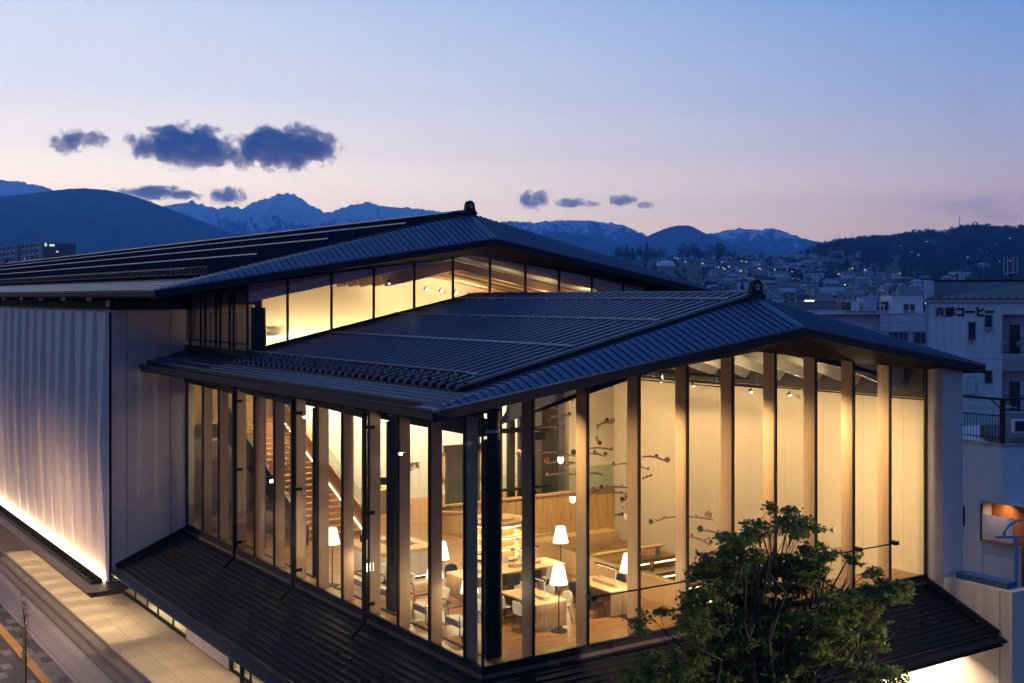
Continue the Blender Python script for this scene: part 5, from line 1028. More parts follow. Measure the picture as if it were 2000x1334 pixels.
m = M(); m.tube([(.9, .2, 4.3), (.9, 4, 4.3)], .02, 5); m.tube([(1.3, .2, 4.2), (1.3, 4, 4.2)], .02, 5); ob('drying_pole', m, mALU, WG)
m = M(); m.hexa([P_(.2, .8, 2.66), P_(5, .8, 2.66), P_(5, 3, 2.66), P_(.2, 3, 2.66)], [P_(.2, .8, 2.72), P_(5, .8, 2.72), P_(5, 3, 3.25), P_(.2, 3, 3.25)]); ob('annex_roof', m, mat('maroon_sheet_roof', (.09, .05, .055), .5, .2, .15, 2), WG)
t = thing('air_conditioner', 'white outdoor air conditioner unit above the annex roof', 'air conditioner', (31.75, 6.1, 3.02), math.radians(-34)); bx('casing', -.32, .32, 0, .26, .06, .62, mWB, t); m = M(); m.lathe([(.19, 0), (.19, .01), (.0005, .01)], n=20); m2 = M(); m2.box(-.25, .15, -.012, -.002, .12, .56); ob('grille', m2, mDKGL, t); m3 = M(); m3.box(-.26, -.2, .02, .24, 0, .06); m3.box(.2, .26, .02, .24, 0, .06); ob('foot', m3, mALU, t)
# lit brick recess below, white sign board, arched lamp post
mBRK = mat('orange_brick', (.36, .15, .06), .8, 0, .15, 6, per=.15); RB = thing('brick_entrance', 'warmly lit orange brick entrance recess under the annex', 'entrance', (30.62, 6.78, 0), -math.pi/2); kk = 0
bk = M(); bk.box(.004, .196, 0, .05, .004, .066); bkm = None
bx('brick_core', -.05, 1.7, .05, .12, -3.3, .28, mBRK, RB)
for r in range(30):
    for c in range(8):
        p = (.2*c+(.1 if r % 2 else 0), 0, -1.82+.07*r)
        if bkm is None: bkm = ob('brick', bk, mBRK, RB, loc=p).data
        else: inst('brick', bkm, RB, p)
bx('panelled_door', 1.72, 3.2, -.05, .03, -3.4, .1, mSTAIR, RB); bx('recess_soffit', -.1, 3.2, -.68, .1, .19, .24, mWB2, RB); bx('recess_side', -.06, .0, -.66, .1, -3.3, .22, mWB2, RB); bx('lower_wall', .0, 1.75, -.62, -.5, -5, -1.5, mWB, RB)
m = M(); m.lathe([(.16, 0), (.16, .03), (.12, .05), (.0005, .05)], n=16); kn = ob('round_plate', m, mALU, RB, loc=(2.2, -.06, -.9)); kn.rotation_euler = (math.pi/2, 0, 0)
sb = thing('sign_board', 'blank pale board hanging before the lit brick recess', 'sign', (29.86, 6.70, 0), -math.pi/2); bx('board', 0, 1.48, -.03, .03, -1.38, -.34, mat('pale_board', (.66, .60, .56), .6), sb); bx('lower_rail', 0, 1.48, -.035, .03, -1.5, -1.43, mBRK, sb); bx('side_post', -.08, -.02, -.04, .04, -1.5, .1, mBLACK, sb)
spot('recess_light', (30.25, 5.9, .12), (30.55, 6.2, -1.2), 60, 150, 1, (1, .55, .22), .05); spot('board_light', (29.2, 5.9, .6), (29.86, 6.0, -.9), 45, 80, 1, (1, .72, .55), .05)
lp = thing('arched_lamp_post', 'pale blue street lamp post with a ring shaped arched head', 'street lamp', (29.3, 4.75, -4.98)); m = M(); m.tube([(0, 0, 0), (0, 0, 4.0)], .085, 10); m.bar((-.75, .48, 4.02), (.75, -.48, 4.02), .06, .09); ob('post', m, mat('pale_blue_paint', (.28, .34, .46), .45), lp)
m = M(); m.tube([(.95*.83*math.cos(a)+.35, -.95*.56*math.cos(a)-.25, 4.05+.72*math.sin(a)) for a in [math.pi*k/14 for k in range(15)]], .055, 8); ob('arch', m, bpy.data.materials['pale_blue_paint'], lp, smooth=True)
m = M()
for k in range(2, 13): a = math.pi*k/14; m.ball((.95*.83*math.cos(a)+.35-.04, -.95*.56*math.cos(a)-.25-.06, 4.05+.72*math.sin(a)), .028, 6, 4)
ob('bulb', m, mWHITE, lp)
m = M(); m.box(29.2, 36, 2.6, 8, -5.2, -4.7); 
nb = thing('notice_wall', 'low pale wall with a dark cap and a notice board at the right edge', 'wall', (18.4, -3.6, -4.98)); bx('wall', 0, 4, -.5, .3, 0, 2.35, mCREAM, nb); bx('cap', -.05, 4, -.55, .35, 2.35, 2.47, mBLACK, nb); bx('board', .35, 2, -.53, -.5, .9, 2.0, mWHITE, nb); bx('dark_header', .4, 1.9, -.536, -.53, 1.75, 1.93, mBLACK, nb)
# ---- pale terraced building with roof railing behind
D2 = 190
MBB = thing('terraced_block', 'long pale building with a white railing along its flat roof', 'building', at(1715, 580, D2)-Vector((0, 0, 9)), -TH); U = D2/F_PX; xx = lambda px: (px-1715)*U; z_ = lambda py: 9-(py-HY)*U
for a, b in ((1540, 1600), (1600, 1641), (1641, 1653), (1653, 1702), (1702, 1714)):
    for y0, y1 in ((613.5, 629.5), (630, 646.5)): bx('cladding_panel', xx(a)+.02, xx(b)-.02, .02+.3*(a < 1650)*0, .3, z_(y1), z_(y0), mWB2, MBB)
for a, b in ((1714, 1730), (1730, 1769), (1769, 1806), (1806, 1840)):
    for y0, y1 in ((613.5, 629.5), (630, 646.5)): bx('cladding_panel', xx(a)+.02, xx(b)-.02, -1.5, -1.2, z_(y1), z_(y0), mWB2, MBB)
bx('wall_core', xx(1540), xx(1840), .3, 14, -5, z_(613.5), mWB2, MBB); bx('wall_core', xx(1714), xx(1840), -1.2, .3, -5, z_(613.5), mWB2, MBB); bx('roof_edge', xx(1540), xx(1840), -1.6, .4, z_(613.5), z_(613), mALU, MBB)
for a, b in ((1731, 1740), (1740.5, 1757), (1760, 1767), (1779, 1806)): w = bx('window', xx(a), xx(b), -1.55, -1.5, z_(669), z_(648), mDKGL, MBB); m = M(); m.box(xx(a)-.06, xx(b)+.06, -1.58, -1.5, z_(648), z_(647)); m.box((xx(a)+xx(b))/2-.03, (xx(a)+xx(b))/2+.03, -1.58, -1.55, z_(669), z_(648)); m.box(xx(a)-.06, xx(b)+.06, -1.58, -1.5, z_(670), z_(669)); ob('window_frame', m, mALU, w)
m = M()
for py in (606.5, 611.5): m.bar((xx(1540), -.2, z_(py)), (xx(1840), -.2, z_(py)), .07)
for k in range(76): m.bar((xx(1540+4*k), -.2, z_(613)), (xx(1540+4*k), -.2, z_(606.5)), .045)
for k in range(14): m.bar((xx(1545+21*k), -.2, z_(613)), (xx(1545+21*k), -.2, z_(605.5)), .13)
ob('roof_railing', m, mWB, MBB)
ph = bx('penthouse', xx(1754), xx(1815), 3, 9, z_(613), z_(577.5), mWB, MBB); bx('penthouse_cap', xx(1753), xx(1816), 2.9, 9.1, z_(577.5), z_(576.5), mALU, ph); w = bx('window', xx(1777), xx(1799), 2.94, 3, z_(613), z_(594), mDKGL, ph); m = M(); m.box(xx(1787), xx(1789), 2.9, 2.95, z_(613), z_(594)); m.box(xx(1776), xx(1800), 2.9, 2.95, z_(608), z_(607)); m.box(xx(1776), xx(1800), 2.9, 2.95, z_(594), z_(593)); ob('window_frame', m, mWB, w)
def roof_box(name, label, cat, a, b, y0, y1, mt, dd=4, extra=None):
    tt = thing(name, label, cat, at((a+b)/2, HY, D2+5)-Vector((0, 0, 9)), -TH); w = (b-a)/2*U; bx('casing', -w, w, 0, dd, z_(y1), z_(y0), mt, tt); m = M(); m.box(-w-.05, w+.05, -.04, dd, z_(y0), z_(y0)+.08); m.box(-.02, .02, -.03, 0, z_(y1), z_(y0)); m.box(-w*.6, -w*.2, -.03, 0, z_(y0)-.5, z_(y0)-.35); ob('trim', m, mALU, tt); return tt
roof_box('roof_cabinet', 'white cabinet standing on the flat roof of the terraced block', 'cabinet', 1662, 1678.5, 589, 607, mWB); roof_box('roof_tank', 'pale blue ribbed water tank on the flat roof of the terraced block', 'tank', 1686, 1713, 583, 607, mat('tank_panel', (.36, .42, .50), .6, 0, .06, 2)); roof_box('roof_shed', 'dark red shed on the flat roof left of the white cabinet', 'shed', 1644.5, 1661, 590, 607, mat('maroon_sheet', (.10, .035, .035), .7)); roof_box('roof_shed', 'dark red shed between the water tank and the penthouse', 'shed', 1714, 1750, 590, 607, bpy.data.materials['maroon_sheet'])
tt = thing('water_tower', 'small elevated water tank on a steel frame above the roofs', 'water tower', at(1728, HY, 230)-Vector((0, 0, 9)), -TH); u3 = 230/F_PX; z3 = lambda py: 9-(py-HY)*u3
bx('tank', -.62, .62, -.5, .5, z3(567), z3(557), mALU, tt); m = M()
for sx in (-.5, .5):
    for sy in (-.4, .4): m.bar((sx, sy, z3(600)), (sx, sy, z3(567)), .08)
m.bar((-.5, -.4, z3(580)), (.5, -.4, z3(570)), .05); ob('stand', m, mALU, tt); m = M(); m.tube([(.8, 0, z3(600)), (.8, 0, z3(563)), (.4, 0, z3(562))], .05, 6); ob('pipe', m, mALU, tt)
tt = thing('roof_antenna', 'white cross shaped antenna on the flat roof beside the tank', 'antenna', at(1722, HY, D2+4)-Vector((0, 0, 9)), -TH); m = M(); m.bar((-.25, 0, z_(607)), (-.25, 0, z_(588)), .16); m.bar((.35, 0, z_(607)), (.35, 0, z_(595)), .14); m.bar((-.8, 0, z_(597)), (.75, 0, z_(597)), .12); m.lathe([(.25, z_(590)), (.25, z_(588))], (-.25, 0, 0), 10); ob('mast', m, mWB, tt)
tt = thing('aerial_array', 'white aerial of four upright rods on the roof at the right edge', 'antenna', at(1974, HY, 120)-Vector((0, 0, 9)), -TH); u4 = 120/F_PX; z4 = lambda py: 9-(py-HY)*u4; m = M()
for px in (1961, 1968, 1979, 1987): m.tube([((px-1974)*u4, 0, z4(536)), ((px-1974)*u4, 0, z4(502))], .03, 5)
m.bar((-14*u4, 0, z4(535)), (14*u4, 0, z4(531)), .05); ob('rods', m, mWB, tt); m = M(); m.bar((0, 0, z4(560)), (0, 0, z4(534)), .18); ob('mast', m, mBLACK, tt)
# ---- low roofs and the temple beyond the gable
def roofed(name, label, cat, px0, px1, yr, ye, yb, d, mt, wmt, group=None, lit=None):
    c = (px0+px1)/2; u = d/F_PX; zf = lambda py: 9-(py-HY)*u; w = (px1-px0)/2*u; tt = thing(name, label, cat, at(c, HY, d)-Vector((0, 0, 9)), -TH, group); dp = max(5, w*.6)
    bx('wall', -w*.93, w*.93, .4, dp, min(-5, zf(yb)), zf(ye), wmt, tt); m = M(); m.hexa([(-w, 0, zf(ye)-.15), (w, 0, zf(ye)-.15), (w, dp+.4, zf(ye)-.15), (-w, dp+.4, zf(ye)-.15)], [(-w*.92, dp*.5, zf(yr)), (w*.92, dp*.5, zf(yr)), (w*.92, dp*.5+.2, zf(yr)), (-w*.92, dp*.5+.2, zf(yr))])
    for k in range(int(w*2/.9)): xk = -w+.9*k+.4; m.bar((xk, .0, zf(ye)-.1), (xk*.94, dp*.5, zf(yr)+.04), .08, .06)
    ob('roof', m, mt, tt); 
    if lit: ob('lit_window', (lambda q: (q.box((lit[0]-c)*u, (lit[1]-c)*u, .34, .4, zf(lit[3]), zf(lit[2])), q)[1])(M()), glow('warm_window', (1, .62, .25), 1.4) if 'warm_window' not in bpy.data.materials else bpy.data.materials['warm_window'], tt)
    return tt
roofed('tiled_hall', 'long low building with a dark ribbed tile roof just over the gable', 'building', 1522, 1594, 590, 602, 610, 260, mROOFT, mWB2); roofed('tiled_hall', 'dark glazed roof building with one warm lit window', 'building', 1592, 1650, 591, 601, 612, 262, mat('slate_roof', (.035, .04, .05), .4), mWB2, lit=(1634, 1645, 600, 604.5)); roofed('storage_hall', 'wide flat reddish shed behind the dark roofs', 'building', 1575, 1780, 584, 588, 600, 330, mat('rust_sheet', (.09, .05, .045), .6), mat('rust_wall', (.10, .06, .055), .8))
roofed('temple', 'old temple with a steep grey gabled roof at the foot of the hill', 'temple', 1757, 1803, 560, 576, 590, 330, mat('grey_temple_roof', (.16, .18, .21), .6), mDARK)
tt = thing('lit_sign', 'brightly lit white sign box on a far roof', 'sign', at(1581, 587.5, 300), -TH); bx('frame', -1.25, 1.25, 0, .3, -.38, .38, mALU, tt)
for k in range(6): m = M(); m.ball((-1.0+.4*k, -.02, 0), .17, 8, 6); ob('letter_light', m, glow('sign_white', (.9, .95, 1), 5) if k == 0 else bpy.data.materials['sign_white'], tt)
# ================================================================== APARTMENT TOWER FAR LEFT
mAPT = mat('apartment_wall', (.34, .33, .33), .8, 0, .06, .3); mAPD = mat('apartment_dark', (.10, .10, .11), .8, 0, .1, .3); mWARM = glow('warm_apartment_window', (1, .55, .2), 1.1); mCOOL = glow('cool_apartment_window', (.85, 1, .85), .9)
def tower(corner, dl, dr, label, ztop, nb, lit):
    tt = thing('apartment_tower', label, 'apartment building', corner, 0, None); a = Vector((*dl, 0)); b = Vector((*dr, 0)); z0 = -5; 
    m = M(); m.hexa([(0, 0, z0), b, a+b, a] if False else [Vector((0, 0, z0)), b+Vector((0, 0, z0)), a+b+Vector((0, 0, z0)), a+Vector((0, 0, z0))], [Vector((0, 0, ztop)), b+Vector((0, 0, ztop)), a+b+Vector((0, 0, ztop)), a+Vector((0, 0, ztop))]); ob('core', m, mAPD, tt)
    na = Vector((-a.y, a.x, 0)).normalized(); na = na if na.dot(b) < 0 else -na; nbv = Vector((-b.y, b.x, 0)).normalized(); nbv = nbv if nbv.dot(a) < 0 else -nbv
    for k in range(nb+1):
        c = a*(k/nb)+na*1.1; m = M(); m.bar(c+Vector((0, 0, z0)), c+Vector((0, 0, ztop+.3)), .9, 1.6); ob('column', m, mAPT, tt)
    for f in range(5):
        z = ztop-2.92*(f+1); m = M(); m.hexa([na*1.4+Vector((0, 0, z)), a+na*1.4+Vector((0, 0, z)), a+na*1.2+Vector((0, 0, z)), na*1.2+Vector((0, 0, z))], [na*1.4+Vector((0, 0, z+1.25)), a+na*1.4+Vector((0, 0, z+1.25)), a+na*1.2+Vector((0, 0, z+1.25)), na*1.2+Vector((0, 0, z+1.25))]); ob('balcony_front', m, mAPT, tt)
        m = M(); q = nbv*.9; m.hexa([b*.12+q+Vector((0, 0, z)), b*.78+q+Vector((0, 0, z)), b*.78+Vector((0, 0, z)), b*.12+Vector((0, 0, z))], [b*.12+q+Vector((0, 0, z+1.2)), b*.78+q+Vector((0, 0, z+1.2)), b*.78+Vector((0, 0, z+1.2)), b*.12+Vector((0, 0, z+1.2))]); ob('gallery_front', m, mAPD, tt)
        for k in range(5):
            if (f+k) % 2: continue
            c = b*(.2+.13*k)+nbv*.05; d_ = b.normalized()*.7; m = M(); m.hexa([c-d_+Vector((0, 0, z+1.2)), c+d_+Vector((0, 0, z+1.2)), c+d_+nbv*.06+Vector((0, 0, z+1.2)), c-d_+nbv*.06+Vector((0, 0, z+1.2))], [c-d_+Vector((0, 0, z+2.5)), c+d_+Vector((0, 0, z+2.5)), c+d_+nbv*.06+Vector((0, 0, z+2.5)), c-d_+nbv*.06+Vector((0, 0, z+2.5))]); ob('window', m, mDKGL, tt)
    m = M(); m.hexa([na*1.5+Vector((0, 0, ztop)), a+na*1.5+Vector((0, 0, ztop)), a+Vector((0, 0, ztop)), Vector((0, 0, ztop))], [na*1.5+Vector((0, 0, ztop+.45)), a+na*1.5+Vector((0, 0, ztop+.45)), a+Vector((0, 0, ztop+.45)), Vector((0, 0, ztop+.45))]); ob('roof_edge', m, mAPT, tt)
    for side, u_, f, w, h, mt in lit:
        ax, nn = (a, na*.6) if side == 'a' else (b, nbv*.12); c = ax*u_+nn; d_ = ax.normalized()*w/2; z = ztop-2.92*(f+1)+1.3; m = M(); m.hexa([c-d_+Vector((0, 0, z)), c+d_+Vector((0, 0, z)), c+d_+nn*.05+Vector((0, 0, z)), c-d_+nn*.05+Vector((0, 0, z))], [c-d_+Vector((0, 0, z+h)), c+d_+Vector((0, 0, z+h)), c+d_+nn*.05+Vector((0, 0, z+h)), c-d_+nn*.05+Vector((0, 0, z+h))]); ob('lit_window', m, mt, tt)
    return tt
DA = 560; vl = RT*(-19.6)+FW*26; vr = RT*12.2+FW*9; c1 = at(84, 580, DA)-Vector((0, 0, 9))
tA = tower(c1, (vl.x, vl.y), (vr.x, vr.y), 'far apartment block with framed balconies, taller right part', 9+106/F_PX*DA, 4, [('a', .12, 0, 2.6, 1.3, mWARM), ('a', .88, 2, 3.5, 1.0, mWARM), ('b', .08, 0, 1.0, 1.5, mCOOL), ('b', .27, 0, 2.4, 1.0, mCOOL), ('b', .43, 1, 1.0, .8, mWARM)])
c2 = at(36, 580, DA+28)-Vector((0, 0, 9)); vl2 = RT*(-18.3)+FW*24; vr2 = RT*1.9+FW*3
tB = tower(c2, (vl2.x, vl2.y), (vr2.x, vr2.y), 'far apartment block with framed balconies, lower left part', 9+100/F_PX*(DA+28), 4, [('a', .88, 0, 2.5, 1.2, mWARM), ('a', .88, 1, 2.5, 1.2, mWARM)])
def rod(px, y0, y1, d, lab, r=.1, grp=None):
    p = at(px, y0, d); tt = thing('antenna_mast', lab, 'antenna', p, 0, grp); m = M(); h = (y0-y1)/F_PX*d; m.tube([(0, 0, 0), (0, 0, h)], [r, r*.4], 5); m.box(-r*2, r*2, -r*2, r*2, -.2, .3); m.bar((-r*5, 0, h*.8), (r*5, 0, h*.8), r*.5); ob('mast', m, mAPD, tt)
for i, (px, y0, y1) in enumerate(((45.5, 478, 450), (62, 476, 455), (91, 472, 445), (109, 472, 439))): rod(px, y0, y1, 570, ('thin mast on the lower left apartment block', 'thin mast at the left edge of the taller apartment block', 'thin mast above the middle of the taller apartment block', 'rightmost thin mast on the taller apartment block')[i], .09, 'masts on the apartment roofs')
rod(738.5, 470, 396, 260, 'thin mast rising beyond the upper roof, left of the other', .09, 'masts beyond the upper roof'); rod(824.5, 460, 396, 300, 'thin mast rising beyond the upper roof, nearer the ridge ornament', .10, 'masts beyond the upper roof')
rod(1874, 445, 421, 1450, 'mast on top of the wooded hill', .5)

# street lamps on the far side of the road, just outside the picture on the left
def road_lamp(loc, lab, en=2600, rz=0, col=(1, .62, .38)):
    t = thing('road_lamp', lab, 'street lamp', loc, rz, 'street lamps along the road'); m = M(); m.tube([(0, 0, 0), (0, 0, 6.0)], [.09, .06], 8); m.tube([(0, 0, 6.0), (.5, 0, 6.35), (1.2, 0, 6.4)], .045, 6); ob('post', m, mBLACK, t); m = M(); m.box(.8, 1.4, -.12, .12, 6.36, 6.46); ob('head', m, mBLACK, t); m = M(); m.box(.85, 1.35, -.09, .09, 6.345, 6.36); ob('lens', m, glow('road_lamp_lens', (1, .74, .45), 20) if 'road_lamp_lens' not in bpy.data.materials else bpy.data.materials['road_lamp_lens'], t)
    l = bpy.data.lights.new('road_light', 'SPOT'); l.energy = en; l.color = col; l.shadow_soft_size = .10; l.spot_size = math.radians(165 if rz == 0 else 125); l.spot_blend = 1; lo = bpy.data.objects.new('road_light', l); COL.objects.link(lo); lo.location = (1.1, 0, 6.3); lo.rotation_euler = (0, -math.radians(38 if rz == 0 else 80), 0); lo.parent = t
for y, en, w_ in ((27, 6000, 'nearer'), (46, 7000, 'furthest')): road_lamp((-13.6 if y < 40 else -17, y, -4.98), f'{w_} street lamp along the left side of the road', en)

road_lamp((10.5, -15.5, -4.98), 'unseen street lamp added at the right to light the tree from the front', 6500, math.radians(118), (1, .80, .56))  # added out of view, head tilted at the tree to brighten its leaves
# ================================================================== HILL TOWN
def interp(P_, x):
    if x <= P_[0][0]: return P_[0][1]
    for (a, b), (c, d) in zip(P_, P_[1:]):
        if x <= c: return b+(d-b)*(x-a)/(c-a)
    return P_[-1][1]
RIDGE = [(1040, 520), (1150, 508), (1250, 506), (1400, 508), (1540, 512), (1565, 500), (1600, 484), (1640, 474), (1680, 468), (1720, 467), (1760, 463), (1800, 455), (1840, 458), (1870, 449), (1900, 445), (1950, 447), (2010, 446), (2200, 450), (2400, 470)]
def ter_y(px, d):
    hill = max(0, min(1, (px-1540)/80)); yr = interp(RIDGE, px); dr = 1100+350*hill
    prof = [(150, 790), (330, 677), (450, 604), (620, 572), (850, 542), (dr, yr)]
    if hill: prof = [(150, 790), (330, 677), (500, 604), (700, 568), (950, 536-12*hill), (dr, yr)]
    return interp(prof, d)
def ter_z(px, d): return 9+(HY-ter_y(px, d))/F_PX*d
mHILL = mat('hill_ground', (.035, .04, .025), .95, 0, .3, .01)
xs = list(range(1040, 2401, 10)); ds = [150, 180, 240, 300, 380, 450, 540, 620, 730, 850, 950, 1050, 1100, 1200, 1300, 1450]; m = M(); vs = []
for d in ds:
    for x in xs:
        hill = max(0, min(1, (x-1540)/80)); dr = 1100+350*hill; dd = min(d, dr); z = ter_z(x, dd) if d <= dr else ter_z(x, dr)-(d-dr)*.5
        if d == 150: z = -5.2
        z += 1.2*noise.noise(Vector((x*.05, d*.01, 0)))*(d > 300); vs.append(CAM+FW*d+RT*((x-1000)/F_PX*d)+Vector((0, 0, z-9)))
n = len(xs); m.add(vs, [(i*n+j, i*n+j+1, (i+1)*n+j+1, (i+1)*n+j) for i in range(len(ds)-1) for j in range(n-1)]); ob('hillside', m, mHILL, smooth=True, kind='structure')
# ---- houses: a few kinds, each copied with its roof and windows
HW = [mat('house_wall_'+n_, c, .85, 0, .06, .5) for n_, c in (('pale', (.58, .60, .62)), ('cream', (.45, .42, .38)), ('grey', (.24, .24, .26)), ('brown', (.12, .09, .07)))]
HR = [mat('house_roof_'+n_, c, .55, .1, .15, 1) for n_, c in (('slate', (.09, .10, .125)), ('blue_grey', (.24, .28, .34)), ('rust', (.12, .055, .04)), ('green', (.05, .09, .07)))]
mHWIN = mat('house_window_dark', (.02, .022, .03), .2); mHLIT = glow('house_window_lit', (1, .66, .32), 1.3); mHLIT2 = glow('house_window_cool', (.85, .95, .9), 1.3)
DIM = [(9, 8, 5.6), (11, 8, 3.2), (8, 8, 5.8), (14, 9, 6.0), (10, 9, 5.4), (18, 10, 9)]
def house_proto(kind):
    wd, dp, h = DIM[kind]
    m = M(); m.box(-wd/2, wd/2, -dp/2, dp/2, -3, h); r = M(); o = .6
    if kind in (0, 1, 4): r.hexa([(-wd/2-o, -dp/2-o, h-.1), (wd/2+o, -dp/2-o, h-.1), (wd/2+o, dp/2+o, h-.1), (-wd/2-o, dp/2+o, h-.1)], [(-wd/4, -.2, h+2.0), (wd/4, -.2, h+2.0), (wd/4, .2, h+2.0), (-wd/4, .2, h+2.0)])
    elif kind == 5: r.box(-wd/2-.2, wd/2+.2, -dp/2-.2, dp/2+.2, h, h+.5); r.box(-2, 2, -2, 2, h, h+2.2)
    else: r.add([(-wd/2-o, -dp/2-o, h-.3), (wd/2+o, -dp/2-o, h-.3), (wd/2+o, dp/2+o, h-.3), (-wd/2-o, dp/2+o, h-.3), (-wd/2-o, 0, h+2.2), (wd/2+o, 0, h+2.2)], [(0, 1, 5, 4), (2, 3, 4, 5), (1, 2, 5), (3, 0, 4), (3, 2, 1, 0)])
    mk = lambda nm, q, mt: ob(nm, q, mt)
    return mk('tmpw', m, HW[0]), mk('tmpr', r, HR[0])
KN = ['hipped two storey house', 'hipped bungalow', 'gabled two storey house', 'long gabled house', 'square hipped house', 'flat roofed block']
WN = ['pale', 'cream', 'grey', 'brown']; RN = ['dark slate', 'blue grey', 'rust brown', 'dull green']
def place(px, y):
    h = 'high' if y < 532 else ('low' if y > 562 else 'midway'); w = 'left' if px < 1490 else ('centre left' if px < 1600 else ('centre' if px < 1720 else ('centre right' if px < 1850 else 'right')))
    return f'{h} on the {w} hill'
PRO = {}
wu = M(); wu.box(-.8, .8, -.05, .05, 0, 1.2); WIN_ME = ob('tmpu', wu, mHWIN); WLIT = ob('tmpv', wu, mHLIT); WCOOL = ob('tmpw2', wu, mHLIT2)
def house(px, d, kind, wi, ri, lit, rz, sc):
    if kind not in PRO: PRO[kind] = [o for o in house_proto(kind)]
    w0, r0 = PRO[kind]; kk = ('m', kind, wi, ri)
    if kk not in PRO:
        a = w0.data.copy(); a.materials[0] = HW[wi]; b = r0.data.copy(); b.materials[0] = HR[ri]; PRO[kk] = (a, b)
    a, b = PRO[kk]; p = at(px, HY, d); p.z = ter_z(px, d); wd, dp, h = DIM[kind]
    o = inst('hillside_house', a, None, p, rz, (sc, sc, sc), label=f'{WN[wi]} {KN[kind]} with {RN[ri]} roof{", lit" if lit else ""}, {place(px, ter_y(px, d))}', category='house', group='houses on the hillside')
    inst('roof', b, o); n = 2 if wd < 12 else 4; rows = [1.0] if h < 4 else ([1.0, 3.8] if h < 8 else [1, 3.8, 6.6])
    for zi, z in enumerate(rows):
        for k in range(n):
            l_ = lit and zi == 0 and k == 0; inst('lit_window' if l_ else 'window', ((WLIT if lit != 2 else WCOOL) if l_ else WIN_ME).data, o, (-wd/2+wd*(k+.5)/n, -dp/2-.02, z))
H2 = random.Random(5); spots_ = []; tries = 0
while len(spots_) < 195 and tries < 9000:
    tries += 1; px = H2.uniform(1375, 1990); d = 420+(1250-420)*H2.random()**.8; y = ter_y(px, d)
    dens = 1.0
    if px > 1640: dens = .55 if y > 520+(px-1640)*.05 else .05
    if px > 1780: dens *= .35 if y > 500 else 1
    if y < 514 and px < 1600: dens = .45
    if H2.random() > dens or (y > 606): continue
    if any(abs(px-a)*d/F_PX < 11 and abs(d-b) < 12 for a, b in spots_): continue
    spots_.append((px, d))
for px, d in spots_:
    k = H2.choices(range(6), (5, 3, 5, 2, 4, 1))[0]; house(px, d, k, H2.choices(range(4), (5, 3, 3, 2))[0], H2.choices(range(4), (6, 3, 1, .6))[0], (H2.choice((1, 1, 2)) if H2.random() < .26 else 0), -TH+H2.choice((-.5, -.2, .1, .4, 1.2)), H2.uniform(.6, .85))
for o in [o for k, v in PRO.items() if not isinstance(k, tuple) for o in v]+[WIN_ME, WLIT, WCOOL]: bpy.data.objects.remove(o)
# ---- street lights of the hill town
m = M(); m.tube([(0, 0, -4), (0, 0, 4.2), (.5, 0, 4.5)], .07, 5); pm = ob('tmp', m, mAPD); m = M(); m.ball((.6, 0, 4.4), .22, 8, 6); hm = ob('tmp2', m, glow('street_lamp_white', (1, .9, .7), 5)); m = M(); m.ball((.6, 0, 4.4), .22, 8, 6); hm2 = ob('tmp3', m, glow('street_lamp_amber', (1, .6, .25), 4))
for k in range(46):
    px, d = H2.uniform(1390, 1980), H2.uniform(450, 1200)
    if px > 1650: d = H2.uniform(700, 1350)
    if k % 3 == 0: px = H2.uniform(1250, 1560); d = H2.uniform(850, 1060)
    p = at(px, HY, d); p.z = ter_z(px, d); am = k % 3 == 1
    o = inst('street_lamp', pm.data, None, p, H2.uniform(0, 6), label=('amber' if am else 'white')+' street lamp '+place(px, ter_y(px, d)), category='street lamp', group='street lamps of the hillside'); inst('lamp_head', (hm2 if am else hm).data, o)
for o in (pm, hm, hm2): bpy.data.objects.remove(o)
# white domed hall at the left of the ridge
p = at(1300, HY, 1000); p.z = ter_z(1300, 1000); tt = thing('domed_hall', 'pale domed sports hall on the ridge left of the houses', 'hall', p, -TH); m = M(); m.lathe([(9, 0), (8.6, 1.8), (6, 4.2), (3, 5.2), (.001, 5.5)], n=24); ob('dome', m, HW[0], tt, smooth=True); bx('base', -9.5, 9.5, -6, 6, -4, .6, HW[2], tt)
# ---- trees: three kinds of crown copied along the ridge and between the houses
mFAR = [mat('far_foliage_'+n_, c, .9, 0, .3, .6) for n_, c in (('dark', (.022, .028, .016)), ('brown', (.045, .038, .028)), ('green', (.03, .042, .02)))]
def far_tree(seed, kind):
    r = random.Random(seed); cr = M(); tk = M()
    tk.tube([(0, 0, -2), (0, 0, 3.5), (.2, 0, 6)], [.3, .22, .1], 5)
    for k in range(9): a = r.uniform(0, 6.3); tk.tube([(0, 0, 3+k*.3), (math.cos(a)*2.2, math.sin(a)*2.2, 6.0+k*.35)], [.09, .03], 4)
    nC = 330 if kind != 1 else 240
    for k in range(nC):
        if kind == 2: z = r.random(); q = Vector((r.gauss(0, .9)*(1.1-z)*1.3, r.gauss(0, .9)*(1.1-z)*1.3, 1+z*9.5)); s = r.uniform(.25, .55)
        else:
            d = Vector((r.gauss(0, 1), r.gauss(0, 1), r.gauss(0, 1))).normalized()*(r.random()**.4); q = Vector((d.x*3.6, d.y*3.6, 6.6+d.z*3.3)); s = r.uniform(.22, .55)
            if noise.noise(q*.45+Vector((seed, 0, 0))) < -.12: continue
        e = Euler((r.uniform(0, 6), r.uniform(0, 6), r.uniform(0, 6))).to_matrix(); cr.add([q+e @ Vector(v)*s for v in ((1, 0, .2), (-.3, .9, -.2), (-.7, -.6, .3), (.2, -.3, -.9))], [(0, 1, 2), (0, 2, 3), (1, 3, 2)])
    return ob('tmpc', cr, mFAR[kind % 3 if kind < 2 else 0]), ob('tmpt', tk, mBARK)
